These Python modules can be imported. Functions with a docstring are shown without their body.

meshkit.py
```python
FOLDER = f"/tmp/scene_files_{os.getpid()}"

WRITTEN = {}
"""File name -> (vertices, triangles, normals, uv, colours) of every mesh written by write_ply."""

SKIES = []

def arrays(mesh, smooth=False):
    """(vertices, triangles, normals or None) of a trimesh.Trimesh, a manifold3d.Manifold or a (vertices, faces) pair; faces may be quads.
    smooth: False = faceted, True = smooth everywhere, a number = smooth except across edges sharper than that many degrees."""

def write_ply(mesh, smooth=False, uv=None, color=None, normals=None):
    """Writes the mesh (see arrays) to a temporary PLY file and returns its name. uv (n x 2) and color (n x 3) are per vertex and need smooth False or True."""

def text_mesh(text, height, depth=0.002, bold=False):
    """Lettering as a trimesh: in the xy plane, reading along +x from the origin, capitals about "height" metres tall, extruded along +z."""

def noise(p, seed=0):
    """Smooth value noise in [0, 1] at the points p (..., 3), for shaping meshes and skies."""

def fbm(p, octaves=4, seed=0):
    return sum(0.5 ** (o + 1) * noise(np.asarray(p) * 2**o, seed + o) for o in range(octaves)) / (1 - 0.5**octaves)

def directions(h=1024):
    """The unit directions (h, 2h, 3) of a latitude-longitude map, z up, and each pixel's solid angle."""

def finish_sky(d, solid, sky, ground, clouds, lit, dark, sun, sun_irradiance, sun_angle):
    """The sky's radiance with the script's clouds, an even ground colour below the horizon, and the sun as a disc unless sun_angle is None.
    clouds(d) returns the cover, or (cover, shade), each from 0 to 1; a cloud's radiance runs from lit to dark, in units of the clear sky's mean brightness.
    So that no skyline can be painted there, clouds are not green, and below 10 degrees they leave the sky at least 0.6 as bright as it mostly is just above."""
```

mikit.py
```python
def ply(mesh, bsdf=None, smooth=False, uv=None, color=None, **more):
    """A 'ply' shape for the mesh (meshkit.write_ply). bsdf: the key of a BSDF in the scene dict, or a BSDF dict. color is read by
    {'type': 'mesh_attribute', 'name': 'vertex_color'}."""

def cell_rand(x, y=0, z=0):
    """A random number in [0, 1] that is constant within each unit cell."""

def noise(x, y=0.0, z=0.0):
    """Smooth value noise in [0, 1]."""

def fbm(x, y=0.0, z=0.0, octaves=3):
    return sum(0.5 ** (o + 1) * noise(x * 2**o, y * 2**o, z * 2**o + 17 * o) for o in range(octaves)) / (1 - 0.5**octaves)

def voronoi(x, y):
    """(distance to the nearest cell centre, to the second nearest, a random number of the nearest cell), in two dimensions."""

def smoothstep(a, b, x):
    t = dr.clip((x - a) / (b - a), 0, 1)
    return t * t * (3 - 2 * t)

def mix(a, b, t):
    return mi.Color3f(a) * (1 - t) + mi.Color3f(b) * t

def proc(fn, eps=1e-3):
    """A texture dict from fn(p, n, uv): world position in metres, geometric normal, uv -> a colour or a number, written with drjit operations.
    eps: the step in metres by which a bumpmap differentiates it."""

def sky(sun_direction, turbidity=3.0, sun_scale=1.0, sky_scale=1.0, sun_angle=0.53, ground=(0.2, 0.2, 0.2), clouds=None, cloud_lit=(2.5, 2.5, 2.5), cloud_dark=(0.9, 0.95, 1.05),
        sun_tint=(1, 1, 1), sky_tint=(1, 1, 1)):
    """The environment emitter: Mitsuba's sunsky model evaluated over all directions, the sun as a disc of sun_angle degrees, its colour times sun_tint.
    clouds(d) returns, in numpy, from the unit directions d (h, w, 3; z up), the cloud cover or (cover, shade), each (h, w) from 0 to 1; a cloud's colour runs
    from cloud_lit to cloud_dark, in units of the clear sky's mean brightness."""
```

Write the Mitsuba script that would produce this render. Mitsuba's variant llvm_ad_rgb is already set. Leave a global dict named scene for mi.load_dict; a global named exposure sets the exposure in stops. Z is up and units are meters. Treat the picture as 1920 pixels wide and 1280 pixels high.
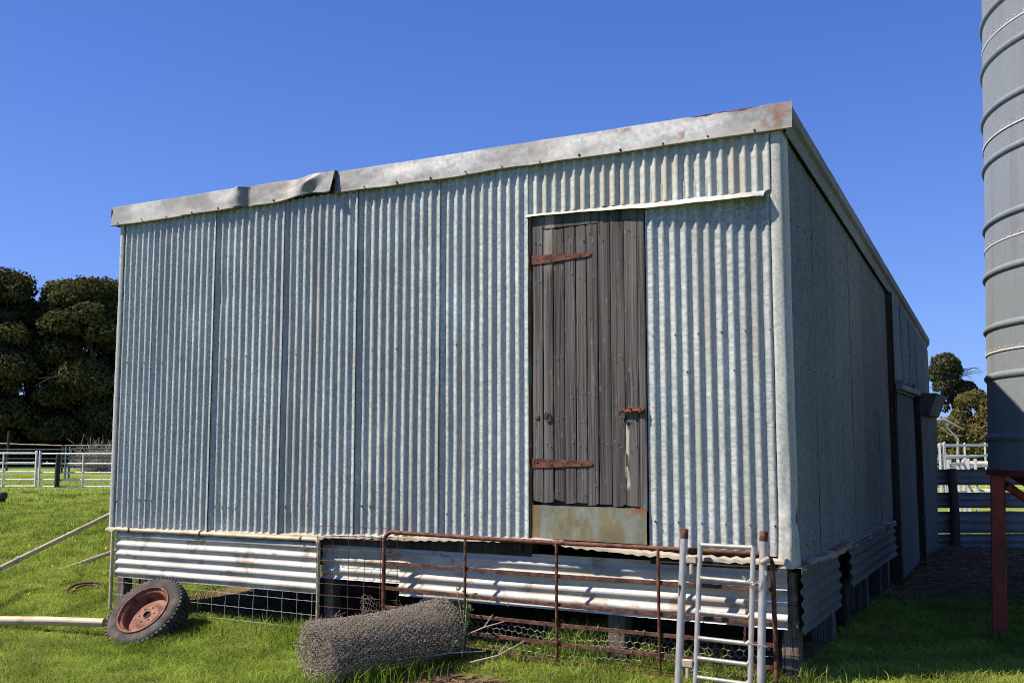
import math, random
import numpy as np, trimesh, drjit as dr, mitsuba as mi, mikit, meshkit
from mikit import noise, fbm, voronoi, smoothstep, mix, proc, cell_rand
T = mi.ScalarTransform4f
scene = {'type': 'scene'}
labels = {}
rng = np.random.default_rng(11)

# ------------------------------------------------------------------ camera, sky, exposure
CAM = np.array([7.475, -6.387, 1.45])
FWD = np.array([-0.46701, 0.87844, 0.10119])
scene['camera'] = {'type': 'perspective', 'fov': 54.03, 'fov_axis': 'x', 'near_clip': 0.1, 'far_clip': 3000.0,
                   'to_world': T().look_at(origin=CAM.tolist(), target=(CAM + FWD).tolist(), up=[0, 0, 1]),
                   'film': {'type': 'hdrfilm', 'width': 1024, 'height': 682}}
SUN = (-0.515, -0.375, 0.772)
scene['sky'] = mikit.sky(SUN, turbidity=3.0, sun_scale=1.55, sky_scale=0.66, sun_tint=(0.98, 1.0, 1.06), sky_tint=(0.70, 0.98, 1.90), clouds=lambda d: 0.24 * np.exp(-np.degrees(np.arcsin(np.clip(d[..., 2], 0, 1))) / 9.0), cloud_lit=(2.6, 3.3, 3.6), ground=(0.10, 0.13, 0.06))
exposure = 1.95

# ------------------------------------------------------------------ materials
ALB = 0.76          # one calibration of all base colours against the daylight above
def principled(color, rough=0.6, metal=0.0, spec=0.4, **k):
    c = proc(lambda p, n, uv: mi.Color3f(color(p, n, uv)) * ALB) if callable(color) else {'type': 'rgb', 'value': [ALB * q for q in color]}
    r = proc(rough) if callable(rough) else float(rough)
    return {'type': 'twosided', 'b': {'type': 'principled', 'base_color': c, 'roughness': r, 'metallic': float(metal), 'specular': spec, **k}}

def galv_fn(scale, lo, hi, stain, warm, off=0.0, patch=0.55):
    def fn(p, n, uv):
        a = p.x + p.y * 0.97 + off
        d1, d2, r = voronoi(a * scale, p.z * scale)
        base = mix(lo, hi, 0.14 + 0.72 * r + 0.24 * (noise(a * 3, p.z * 2.0, 3) - 0.5))
        streak = fbm(a * 16, p.z * 0.7, p.y * 2 + 5, octaves=3)
        s = smoothstep(0.50, 0.80, streak)
        c = mix(base, warm, s * stain)
        w = smoothstep(0.60, 0.78, fbm(a * 2.2, p.z * 1.6, 31, octaves=3))
        c = mix(c, c * 1.25, w * patch)
        if patch > 0.5:
            lane = smoothstep(0.66, 0.80, noise(a * 42, 3, 9)); run = smoothstep(2.17, 2.15, p.z) * smoothstep(1.95, 2.17, p.z) + smoothstep(0.94, 0.93, p.z) * smoothstep(0.70, 0.93, p.z)
            c = mix(c, (0.30, 0.20, 0.13), lane * run * 0.18)
        return c * (0.86 + 0.24 * cell_rand(dr.floor((a + 0.335) / 0.7615), 7, 3))
    return fn

M = scene
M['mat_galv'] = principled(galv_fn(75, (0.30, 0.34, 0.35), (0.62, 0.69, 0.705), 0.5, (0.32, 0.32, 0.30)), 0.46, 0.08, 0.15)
M['mat_galv_warm'] = principled(galv_fn(62, (0.37, 0.41, 0.40), (0.60, 0.64, 0.61), 0.6, (0.46, 0.43, 0.35), 4.0), 0.5, 0.06, 0.15)
M['mat_galv_shade'] = principled(galv_fn(60, (0.185, 0.212, 0.217), (0.31, 0.345, 0.352), 0.4, (0.17, 0.17, 0.16), 9.0, 0.2), 0.8, 0.0, 0.08)  # same galvanised iron, side-wall shade put into a darker, duller base colour
def skirt_fn(p, n, uv):
    a = p.x + p.y
    d1, d2, r = voronoi(a * 60, p.z * 60)
    c = mix((0.50, 0.51, 0.49), (0.68, 0.68, 0.65), 0.3 + 0.4 * r)
    s = smoothstep(0.48, 0.75, fbm(a * 2.5, p.z * 9, 5, octaves=4))
    c = mix(c, (0.36, 0.35, 0.31), s * 0.7)
    mud = smoothstep(0.52, 0.72, fbm(a * 4, p.z * 4, 17, octaves=4)) * smoothstep(0.60, 0.30, p.z)
    c = mix(c, (0.26, 0.21, 0.15), mud * 0.45)
    ru = smoothstep(0.64, 0.72, fbm(a * 9, p.z * 13, 27, octaves=4))
    return mix(c, (0.26, 0.13, 0.07), ru * 0.5)
M['mat_skirt'] = principled(skirt_fn, 0.55, 0.12, 0.3)
def fascia_fn(p, n, uv):
    d1, d2, r = voronoi(p.x * 38, p.z * 38 + p.y * 20)
    c = mix((0.19, 0.215, 0.235), (0.42, 0.46, 0.485), 0.20 + 0.5 * r + 0.35 * fbm(p.x * 7, p.z * 9, 2, octaves=3))
    left = smoothstep(3.6, 1.4, p.x)
    c = mix(c, (0.43, 0.43, 0.41), left * 0.5)
    c = c * (0.72 + 0.55 * smoothstep(0.32, 0.68, fbm(p.x * 3.1, p.z * 5, 44, octaves=3)))
    w = smoothstep(0.5, 0.8, fbm(p.x * 2.5, p.z * 14, 8, octaves=3))
    c = mix(c, (0.40, 0.40, 0.38), w * 0.4)
    edge = smoothstep(3.485, 3.455, p.z)
    c = mix(c, (0.44, 0.42, 0.36), edge * 0.4)
    rs = smoothstep(0.58, 0.68, fbm(p.x * 6, p.z * 8, 21, octaves=4))
    reg = smoothstep(4.9, 5.2, p.x)
    spots = smoothstep(0.16, 0.02, dr.sqrt(dr.square(p.x - 6.03) + dr.square((p.z - 3.53) * 1.2))) + smoothstep(0.09, 0.01, dr.sqrt(dr.square(p.x - 5.42) + dr.square((p.z - 3.50) * 1.3))) + smoothstep(0.10, 0.02, dr.sqrt(dr.square(p.x - 4.98) + dr.square((p.z - 3.615) * 3)))
    top = smoothstep(3.585, 3.615, p.z) * smoothstep(5.2, 5.5, p.x)
    return mix(c, mix((0.30, 0.12, 0.045), (0.16, 0.06, 0.03), noise(p.x * 60, p.z * 60, 1)), dr.clip(smoothstep(0.38, 0.6, fbm(p.x * 22, p.z * 22, 21, octaves=3)) * spots * 0.7 + rs * reg * 0.05 + top * 0.22, 0, 1))
M['mat_fascia'] = principled(fascia_fn, 0.55, 0.25, 0.3)
def rust_fn(p, n, uv):
    f = fbm(p.x * 30, p.y * 30, p.z * 30, octaves=4)
    return mix((0.060, 0.024, 0.017), (0.22, 0.085, 0.050), smoothstep(0.30, 0.72, f))
M['mat_rust'] = principled(rust_fn, 0.72, 0.0, 0.35)
def rust_dark_fn(p, n, uv):
    f = fbm(p.x * 40, p.y * 40, p.z * 40, octaves=3)
    return mix((0.055, 0.026, 0.020), (0.17, 0.078, 0.055), smoothstep(0.3, 0.7, f))
M['mat_rust_dark'] = principled(rust_dark_fn, 0.75, 0.0, 0.3)
def rim_fn(p, n, uv):
    f = fbm(p.x * 26, p.y * 26, p.z * 26, octaves=4)
    return mix((0.115, 0.040, 0.026), (0.29, 0.120, 0.075), smoothstep(0.3, 0.7, f))
M['mat_rim'] = principled(rim_fn, 0.65, 0.0, 0.35)
def timber_fn(lo, hi, off=0.0, vert=True):
    def fn(p, n, uv):
        a = (p.x + p.y * 0.9 + off); b = p.z
        if not vert: a, b = p.z + off, p.x + p.y * 0.9
        w = a + 0.010 * noise(a * 9, b * 5, 2)
        g = noise(w * 260, b * 2.2, 1) * 0.45 + noise(w * 130, b * 1.1, 7) * 0.25 + fbm(a * 14, b * 1.6, 5) * 0.22 + 0.09
        plank = noise(a * 9, 3, 1)
        c = mix(lo, hi, smoothstep(0.12, 0.95, g))
        c = c * (0.62 + 0.76 * plank)
        d1, d2, r = voronoi(a * 12, b * 4.2)
        knot = smoothstep(0.13, 0.05, d1) * smoothstep(0.35, 0.5, r)
        c = mix(c, (0.33, 0.31, 0.28), knot * noise(a * 300, b * 120, 4) * 0.5)
        crack = smoothstep(0.82, 0.90, noise(w * 120, b * 1.3, 11))
        return mix(c, (0.012, 0.011, 0.010), crack * 0.6)
    return fn
def door_fn(p, n, uv):
    c = timber_fn((0.026, 0.026, 0.028), (0.185, 0.183, 0.182))(p, n, uv)
    # a long pale dribble below the bolt and one bleached plank end, both marks on the wood itself
    xw = p.x - (4.965 + 0.012 * (noise(p.z * 7, 1, 1) - 0.5))
    m = smoothstep(0.020, 0.006, dr.abs(xw)) * smoothstep(1.13, 1.18, p.z) * smoothstep(1.72, 1.66, p.z) * smoothstep(0.34, 0.5, fbm(p.x * 50, p.z * 14, 9))
    c = mix(c, (0.60, 0.56, 0.47), m * 0.9)
    h = smoothstep(4.345, 4.35, p.x) * smoothstep(4.425, 4.42, p.x) * smoothstep(2.72, 2.9, p.z + 0.18 * noise(p.x * 90, p.z * 4, 3))
    return mix(c, (0.36, 0.34, 0.31), h * (0.45 + 0.5 * noise(p.x * 160, p.z * 6, 1)))
M['mat_door'] = principled(door_fn, 0.85, 0.0, 0.2)
M['mat_timber'] = principled(timber_fn((0.07, 0.062, 0.055), (0.22, 0.20, 0.175), 1.3), 0.85, 0.0, 0.2)
M['mat_timber_dark'] = principled(timber_fn((0.03, 0.027, 0.024), (0.10, 0.09, 0.078), 2.3), 0.9, 0.0, 0.2)
M['mat_inside'] = principled((0.035, 0.03, 0.027), 0.95, 0.0, 0.1)
def kick_fn(p, n, uv):
    d1, d2, r = voronoi(p.x * 55, p.z * 55)
    c = mix((0.195, 0.225, 0.185), (0.31, 0.345, 0.285), 0.3 + 0.4 * r)
    f = fbm(p.x * 11, p.z * 7, 3, octaves=4)
    c = mix(c, (0.25, 0.205, 0.10), smoothstep(0.38, 0.62, f) * 0.8)
    c = c * (0.7 + 0.6 * fbm(p.x * 30, p.z * 12, 8, octaves=3))
    ru = smoothstep(0.15, 0.0, dr.abs(p.x - 5.05)) * smoothstep(0.93, 1.02, p.z) + smoothstep(0.05, 0.0, p.x - 4.25) * 0.6 + smoothstep(1.0, 1.03, p.z) * 0.6
    return mix(c, (0.30, 0.13, 0.05), dr.clip(ru * smoothstep(0.3, 0.6, fbm(p.x * 26, p.z * 18, 6)), 0, 1))
M['mat_kick'] = principled(kick_fn, 0.55, 0.25)
def pale_fn(p, n, uv):
    f = fbm(p.x * 9, p.y * 12, p.z * 25, octaves=4)
    return mix((0.50, 0.47, 0.40), (0.30, 0.235, 0.16), smoothstep(0.48, 0.8, f))
M['mat_galv_deep_shade'] = principled(galv_fn(60, (0.085, 0.095, 0.095), (0.16, 0.17, 0.165), 0.5, (0.10, 0.095, 0.085), 2.0), 0.85, 0.0, 0.05)  # galvanised iron darkened further: shade on side skirts and sliding door painted in
M['mat_sill'] = principled(pale_fn, 0.6, 0.15)
def sillside_fn(p, n, uv):
    f = fbm(p.y * 5, p.z * 30, 4, octaves=4)
    return mix((0.30, 0.30, 0.28), (0.20, 0.09, 0.05), smoothstep(0.56, 0.72, f))
M['mat_sill_side'] = principled(sillside_fn, 0.65, 0.15)
def pipe_fn(p, n, uv):
    f = fbm(p.x * 14, p.y * 14, p.z * 20, octaves=3)
    return mix((0.62, 0.55, 0.38), (0.42, 0.36, 0.23), smoothstep(0.45, 0.75, f))
M['mat_pipe'] = principled(pipe_fn, 0.55, 0.0, 0.4)
def steel_fn(p, n, uv):
    f = fbm(p.x * 45, p.y * 45, p.z * 18, octaves=3)
    return mix((0.38, 0.38, 0.365), (0.64, 0.63, 0.60), f)
M['mat_steel'] = principled(steel_fn, 0.38, 0.45)
M['mat_weld'] = principled(lambda p, n, uv: mix((0.42, 0.36, 0.26), (0.62, 0.58, 0.50), fbm(p.x * 90, p.y * 90, p.z * 90)), 0.6, 0.2)
M['mat_yard'] = principled((0.80, 0.82, 0.84), 0.42, 0.25)
M['mat_wire'] = principled((0.50, 0.50, 0.48), 0.5, 0.4)
M['mat_netting'] = principled(lambda p, n, uv: mix((0.20, 0.178, 0.150), (0.50, 0.45, 0.38), fbm(p.x * 40, p.y * 40, p.z * 40)), 0.7, 0.1)
M['mat_hay'] = principled(lambda p, n, uv: mix((0.08, 0.065, 0.045), (0.26, 0.21, 0.145), fbm(p.x * 60, p.y * 60, p.z * 60)), 0.9, 0.0, 0.15)
def tyre_fn(p, n, uv):
    f = fbm(p.x * 14, p.y * 14, p.z * 14, octaves=4)
    return mix((0.040, 0.038, 0.038), (0.105, 0.098, 0.090), smoothstep(0.3, 0.75, f))
M['mat_tyre'] = principled(tyre_fn, 0.8, 0.0, 0.3)
def silo_fn(p, n, uv):
    a = dr.atan2(p.y - 2.96, p.x - 8.515) * 1.5
    d1, d2, r = voronoi(a * 45, p.z * 45)
    c = mix((0.190, 0.230, 0.268), (0.258, 0.304, 0.345), 0.25 + 0.3 * r + 0.3 * fbm(a * 2, p.z * 1.4, 3))
    s = smoothstep(0.52, 0.8, fbm(a * 12, p.z * 0.9, 7, octaves=3))
    return mix(c, (0.19, 0.205, 0.21), s * 0.5)
M['mat_silo'] = principled(silo_fn, 0.6, 0.1, 0.2)
M['mat_bead'] = principled((0.62, 0.63, 0.62), 0.55, 0.1, 0.3)
def red_fn(p, n, uv):
    f = fbm(p.x * 18, p.y * 18, p.z * 6, octaves=4)
    return mix((0.36, 0.036, 0.017), (0.19, 0.030, 0.018), smoothstep(0.42, 0.62, f))
M['mat_red'] = principled(red_fn, 0.55, 0.0, 0.4)
def ground_fn(p, n, uv):
    f = fbm(p.x * 3, p.y * 3, 1, octaves=4)
    c = mix((0.085, 0.115, 0.022), (0.15, 0.185, 0.038), f)
    far = smoothstep(12, 40, dr.sqrt(dr.square(p.x - 7.5) + dr.square(p.y + 6.4)))
    c = mix(c, mix((0.13, 0.18, 0.032), (0.20, 0.26, 0.05), fbm(p.x * 0.9, p.y * 0.9, 4, octaves=4)), far)
    soil = mix((0.09, 0.060, 0.038), (0.22, 0.150, 0.095), fbm(p.x * 11, p.y * 11, 2, octaves=4))
    inside = smoothstep(0.0, 0.35, p.x + 0.05) * smoothstep(6.1, 5.8, p.x) * smoothstep(0.05, 0.4, p.y + 0.12 * noise(p.x * 5, 1, 1)) * smoothstep(9.4, 8.4, p.y)
    straw = smoothstep(5.9, 6.2, p.x) * smoothstep(3.3, 4.3, p.y + 0.5 * noise(p.x * 2, p.y * 2, 1)) * smoothstep(9.4, 8.6, p.y) * smoothstep(13, 11, p.x)
    bare = smoothstep(0.62, 0.18, dr.sqrt(dr.square((p.x - 3.98)) * 0.8 + dr.square((p.y + 0.66) * 1.9)) + 0.25 * (fbm(p.x * 7, p.y * 7, 3) - 0.5))
    return mix(c, soil, dr.clip(inside + straw + bare, 0, 1))
M['mat_ground'] = principled(ground_fn, 0.95, 0.0, 0.1)
def leafmat(attr=True, color=None, trans=0.5):
    return {'type': 'principledthin', 'base_color': {'type': 'mesh_attribute', 'name': 'vertex_color'} if attr else {'type': 'rgb', 'value': list(color)},
            'roughness': 0.6, 'diff_trans': trans, 'spec_trans': 0.0, 'eta': 1.4}
M['mat_grass'] = leafmat(trans=0.75)
M['mat_leaf'] = leafmat(trans=0.45)
M['mat_dry'] = {'type': 'twosided', 'b': {'type': 'diffuse', 'reflectance': {'type': 'mesh_attribute', 'name': 'vertex_color'}}}
def bark_fn(p, n, uv):
    return mix((0.07, 0.058, 0.046), (0.20, 0.175, 0.145), fbm(p.x * 5, p.y * 5, p.z * 1.2, octaves=3))
M['mat_bark'] = principled(bark_fn, 0.9, 0.0, 0.15)
M['mat_dead'] = principled((0.42, 0.38, 0.32), 0.85, 0.0, 0.15)

# ------------------------------------------------------------------ helpers
class MB:
    def __init__(self): self.v, self.f, self.n = [], [], 0
    def add(self, v, f):
        v = np.asarray(v, float); f = np.asarray(f, int)
        if f.shape[1] == 4: f = np.vstack([f[:, [0, 1, 2]], f[:, [0, 2, 3]]])
        self.v.append(v); self.f.append(f + self.n); self.n += len(v); return self
    def mesh(self): return np.vstack(self.v), np.vstack(self.f)
_box = {}
def cbox_arrays(s, c):
    key = (tuple(np.round(s, 5)), round(c, 5))
    if key not in _box:
        h = np.array(s) / 2; c = min(c, 0.45 * min(s)); pts = []
        for sx in (-1, 1):
            for sy in (-1, 1):
                for sz in (-1, 1):
                    k = np.array([sx, sy, sz])
                    for ax in range(3):
                        q = h - c; q[ax] = h[ax]; pts.append(q * k)
        m = trimesh.convex.convex_hull(np.array(pts)); _box[key] = (np.array(m.vertices), np.array(m.faces))
    return _box[key]
def box(mb, x0, x1, y0, y1, z0, z1, c=0.004, warp=0.0):
    v, f = cbox_arrays((x1 - x0, y1 - y0, z1 - z0), c)
    v = v + [(x0 + x1) / 2, (y0 + y1) / 2, (z0 + z1) / 2]
    if warp: v = v + rng.normal(0, warp, v.shape)
    return mb.add(v, f)
def frame_of(d, up=(0, 0, 1)):
    d = np.asarray(d, float); d = d / np.linalg.norm(d); u = np.asarray(up, float)
    if abs(d @ u) > 0.95: u = np.array([0, 1.0, 0])
    a = np.cross(u, d); a /= np.linalg.norm(a); return a, np.cross(d, a), d
def bar(mb, p, q, w, h, c=0.003, up=(0, 0, 1)):
    p, q = np.array(p, float), np.array(q, float); L = np.linalg.norm(q - p)
    a, b, d = frame_of(q - p, up); v, f = cbox_arrays((w, h, L), c)
    return mb.add((p + q) / 2 + v[:, :1] * a + v[:, 1:2] * b + v[:, 2:] * d, f)
def tube(mb, pts, r, sides=10, cap=True):
    p = np.asarray(pts, float); r = np.broadcast_to(r, (len(p),)).astype(float)
    t = np.gradient(p, axis=0); t /= np.linalg.norm(t, axis=1, keepdims=True) + 1e-12
    a, b, _ = frame_of(t[0]); A = [a]
    for i in range(1, len(p)):
        a = a - t[i] * (a @ t[i]); a /= np.linalg.norm(a); A.append(a)
    A = np.array(A); B = np.cross(t, A); an = np.arange(sides) * 2 * np.pi / sides
    v = p[:, None] + r[:, None, None] * (np.cos(an)[None, :, None] * A[:, None] + np.sin(an)[None, :, None] * B[:, None])
    v = v.reshape(-1, 3); f = []
    i, j = np.meshgrid(np.arange(len(p) - 1), np.arange(sides), indexing='ij'); k = (j + 1) % sides
    f = np.stack([i * sides + j, i * sides + k, (i + 1) * sides + k, (i + 1) * sides + j], -1).reshape(-1, 4)
    f = np.vstack([f[:, [0, 1, 2]], f[:, [0, 2, 3]]])
    mb.add(v, f)
    if cap:
        e = np.arange(1, sides - 1)
        mb.add(v[:sides], np.stack([0 * e, e + 1, e], 1)); mb.add(v[-sides:], np.stack([0 * e, e, e + 1], 1))
    return mb
def segs(P, Q, r, sides=3):
    P, Q = np.asarray(P, float), np.asarray(Q, float); d = Q - P; d /= np.linalg.norm(d, axis=1, keepdims=True) + 1e-12
    u = np.where(np.abs(d[:, 2:]) < 0.9, [0, 0, 1.0], [0, 1.0, 0]); a = np.cross(u, d); a /= np.linalg.norm(a, axis=1, keepdims=True); b = np.cross(d, a)
    an = np.arange(sides) * 2 * np.pi / sides; r = np.broadcast_to(r, (len(P),))[:, None, None]
    ring = r * (np.cos(an)[None, :, None] * a[:, None] + np.sin(an)[None, :, None] * b[:, None])
    v = np.concatenate([P[:, None] + ring, Q[:, None] + ring], 1).reshape(-1, 3)
    j = np.arange(sides); k = (j + 1) % sides
    q = np.stack([j, k, k + sides, j + sides], 1); f = np.vstack([q[:, [0, 1, 2]], q[:, [0, 2, 3]]])
    return v, (f[None] + (np.arange(len(P)) * 2 * sides)[:, None, None]).reshape(-1, 3)
def lathe(prof, n=64, axis_frame=None, origin=(0, 0, 0), closed=True):
    """prof (k,2) of radius, height"""
    prof = np.asarray(prof, float); an = np.arange(n) * 2 * np.pi / n
    v = np.stack([prof[:, 0][:, None] * np.cos(an), prof[:, 0][:, None] * np.sin(an), np.broadcast_to(prof[:, 1][:, None], (len(prof), n))], -1).reshape(-1, 3)
    i, j = np.meshgrid(np.arange(len(prof) - 1), np.arange(n), indexing='ij'); k = (j + 1) % n
    f = np.stack([i * n + j, i * n + k, (i + 1) * n + k, (i + 1) * n + j], -1).reshape(-1, 4)
    if axis_frame is not None: v = v @ np.array(axis_frame)
    return v + np.array(origin), np.vstack([f[:, [0, 1, 2]], f[:, [0, 2, 3]]])

counts = {}
def key_for(name):
    if name not in counts: counts[name] = 0; return name
    counts[name] += 1; return f'{name}_{counts[name]:03d}'
def obj(name, mesh, mat, parent=None, smooth=False, color=None, label=None, kind=None, **lab):
    k = key_for((parent + '__' if parent else '') + name)
    if isinstance(mesh, MB): mesh = mesh.mesh()
    scene[k] = mikit.ply(mesh, mat, smooth=smooth, color=None if color is None else np.asarray(color) * ALB)
    d = dict(lab)
    if label: d['label'] = label
    if kind: d['kind'] = kind
    if d: labels[k] = d
    return k
def thing(name, label, category, group=None):
    k = key_for(name); labels[k] = {'label': label, 'category': category}
    if group: labels[k]['group'] = group
    return k

def gz(x, y):
    x, y = np.asarray(x, float), np.asarray(y, float)
    s = np.clip((0.2 - y) / 0.7, 0, 1); s = s * s * (3 - 2 * s); l = np.clip((6.35 - x) / 0.5, 0, 1)
    z = -0.08 * s * l
    m = np.exp(-((x - 6.7) / 0.9) ** 2 - ((y - 6.2) / 1.6) ** 2) * 0.13
    d = np.hypot(x - 7.5, y + 6.4); m = m - 0.05 * np.exp(-((x - 0.95) / 0.6) ** 2 - ((y + 0.8) / 0.35) ** 2)
    return z + m + 0.02 * (meshkit.fbm(np.stack([x * 1.5, y * 1.5, 0 * x], -1), 3) - 0.5) * np.clip(1.5 - d / 40, 0.0, 1)

def shell(front, nrm_off, nu, nv):
    """two-sided sheet: front grid (nu*nv,3) and the same moved by nrm_off, with edges"""
    mb = MB(); i, j = np.meshgrid(np.arange(nu - 1), np.arange(nv - 1), indexing='ij')
    q = np.stack([i * nv + j, (i + 1) * nv + j, (i + 1) * nv + j + 1, i * nv + j + 1], -1).reshape(-1, 4)
    back = front + nrm_off
    mb.add(front, q); mb.add(back, q[:, ::-1])
    loop = np.concatenate([np.arange(nu) * nv, (nu - 1) * nv + np.arange(1, nv), (np.arange(nu - 2, -1, -1)) * nv + nv - 1, np.arange(nv - 2, 0, -1)])
    n = len(loop); v = np.vstack([front[loop], back[loop]]); a = np.arange(n); b = (a + 1) % n
    mb.add(v, np.stack([a, a + n, b + n, b], 1)); return mb
seedc = [0]
def corrugated(O, A, B, N, w, h, pitch=0.0762, depth=0.017, phase=0.0, bow=0.004, tilt=0.005, u0=None, bot=None, top=None, nv=None, extra=None, per=10, th=0.0012):
    """sheet from O along A (corrugations across it) w metres and along B h metres, facing N"""
    O, A, B, N = (np.asarray(x, float) for x in (O, A, B, N)); seedc[0] += 1
    nu = int(round(w / pitch * per)) + 1; nv = nv or max(8, int(h / 0.07))
    u, v = np.meshgrid(np.linspace(0, w, nu), np.linspace(0, 1, nv), indexing='ij')
    lo = np.zeros_like(u) if bot is None else bot(u); hi = np.full_like(u, h) if top is None else top(u)
    vv = lo + (hi - lo) * v
    c = np.cos(2 * np.pi * u / pitch + phase)
    d = depth / 2 * np.sign(c) * np.abs(c) ** 0.9
    q = np.stack([u * 1.6, vv * 0.9, 0 * u + seedc[0] * 7.3], -1)
    d = d + bow * 2 * (meshkit.fbm(q, 3, seedc[0]) - 0.5) + 0.0022 * (meshkit.noise(np.stack([u * 20, vv * 4, 0 * u + seedc[0]], -1)) - 0.5)
    d = d + tilt * u / w
    du = 0.003 * (meshkit.noise(np.stack([vv * 1.3, 0 * u + seedc[0], u], -1)) - 0.5) * 2
    if extra is not None: d = d + extra(u, vv)
    P = O + (u + du)[..., None] * A + vv[..., None] * B + d[..., None] * N
    return shell(P.reshape(-1, 3), -N * th, nu, nv)

X3, Y3, Z3 = np.eye(3)

# ================================================================== ground
def axis(lo, hi, fine0, fine1, step):
    a = [fine0]; s = step
    while a[-1] > lo: s *= 1.22; a.append(a[-1] - s)
    b = [fine1]; s = step
    while b[-1] < hi: s *= 1.22; b.append(b[-1] + s)
    return np.concatenate([np.array(a[::-1]), np.arange(fine0 + step, fine1 - step / 2, step), np.array(b)])
gx, gy = axis(-900, 900, -4, 12, 0.11), axis(-60, 1400, -4, 12, 0.11)
GX, GY = np.meshgrid(gx, gy, indexing='ij'); nu, nv = GX.shape
i, j = np.meshgrid(np.arange(nu - 1), np.arange(nv - 1), indexing='ij')
q = np.stack([i * nv + j, (i + 1) * nv + j, (i + 1) * nv + j + 1, i * nv + j + 1], -1).reshape(-1, 4)
obj('ground', (np.stack([GX, GY, gz(GX, GY)], -1).reshape(-1, 3), q), 'mat_ground', smooth=True, kind='structure')

# ================================================================== the shed
W, L, ZB, ZT = 6.05, 8.05, 0.735, 3.47
SL = 0.093                                                # fall of the roof along y
shed = thing('shed', 'raised corrugated iron shed with a weathered plank door, standing on timber stumps in the grass', 'shed')
# front wall
fr = MB()
for x in (0.03, 1.2, 2.4, 3.6): box(fr, x, x + 0.09, 0.035, 0.12, 0.66, 3.44)
for z in (0.66, 2.12, 3.34):
    box(fr, 0.125, 4.15, 0.025, 0.033, z, z + 0.1)
box(fr, 5.17, 5.94, 0.025, 0.033, 2.12, 2.22); box(fr, 5.17, 5.94, 0.025, 0.033, 0.66, 0.80)
box(fr, 4.155, 4.225, 0.02, 0.14, 0.66, 3.44); box(fr, 5.105, 5.165, 0.02, 0.14, 0.66, 3.44); box(fr, 5.95, 6.03, 0.035, 0.12, 0.66, 3.44)
box(fr, 4.23, 5.10, 0.035, 0.13, 3.10, 3.40)
wall = obj('wall', fr, 'mat_timber_dark', shed, label='sunlit corrugated front wall with the door')
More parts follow.
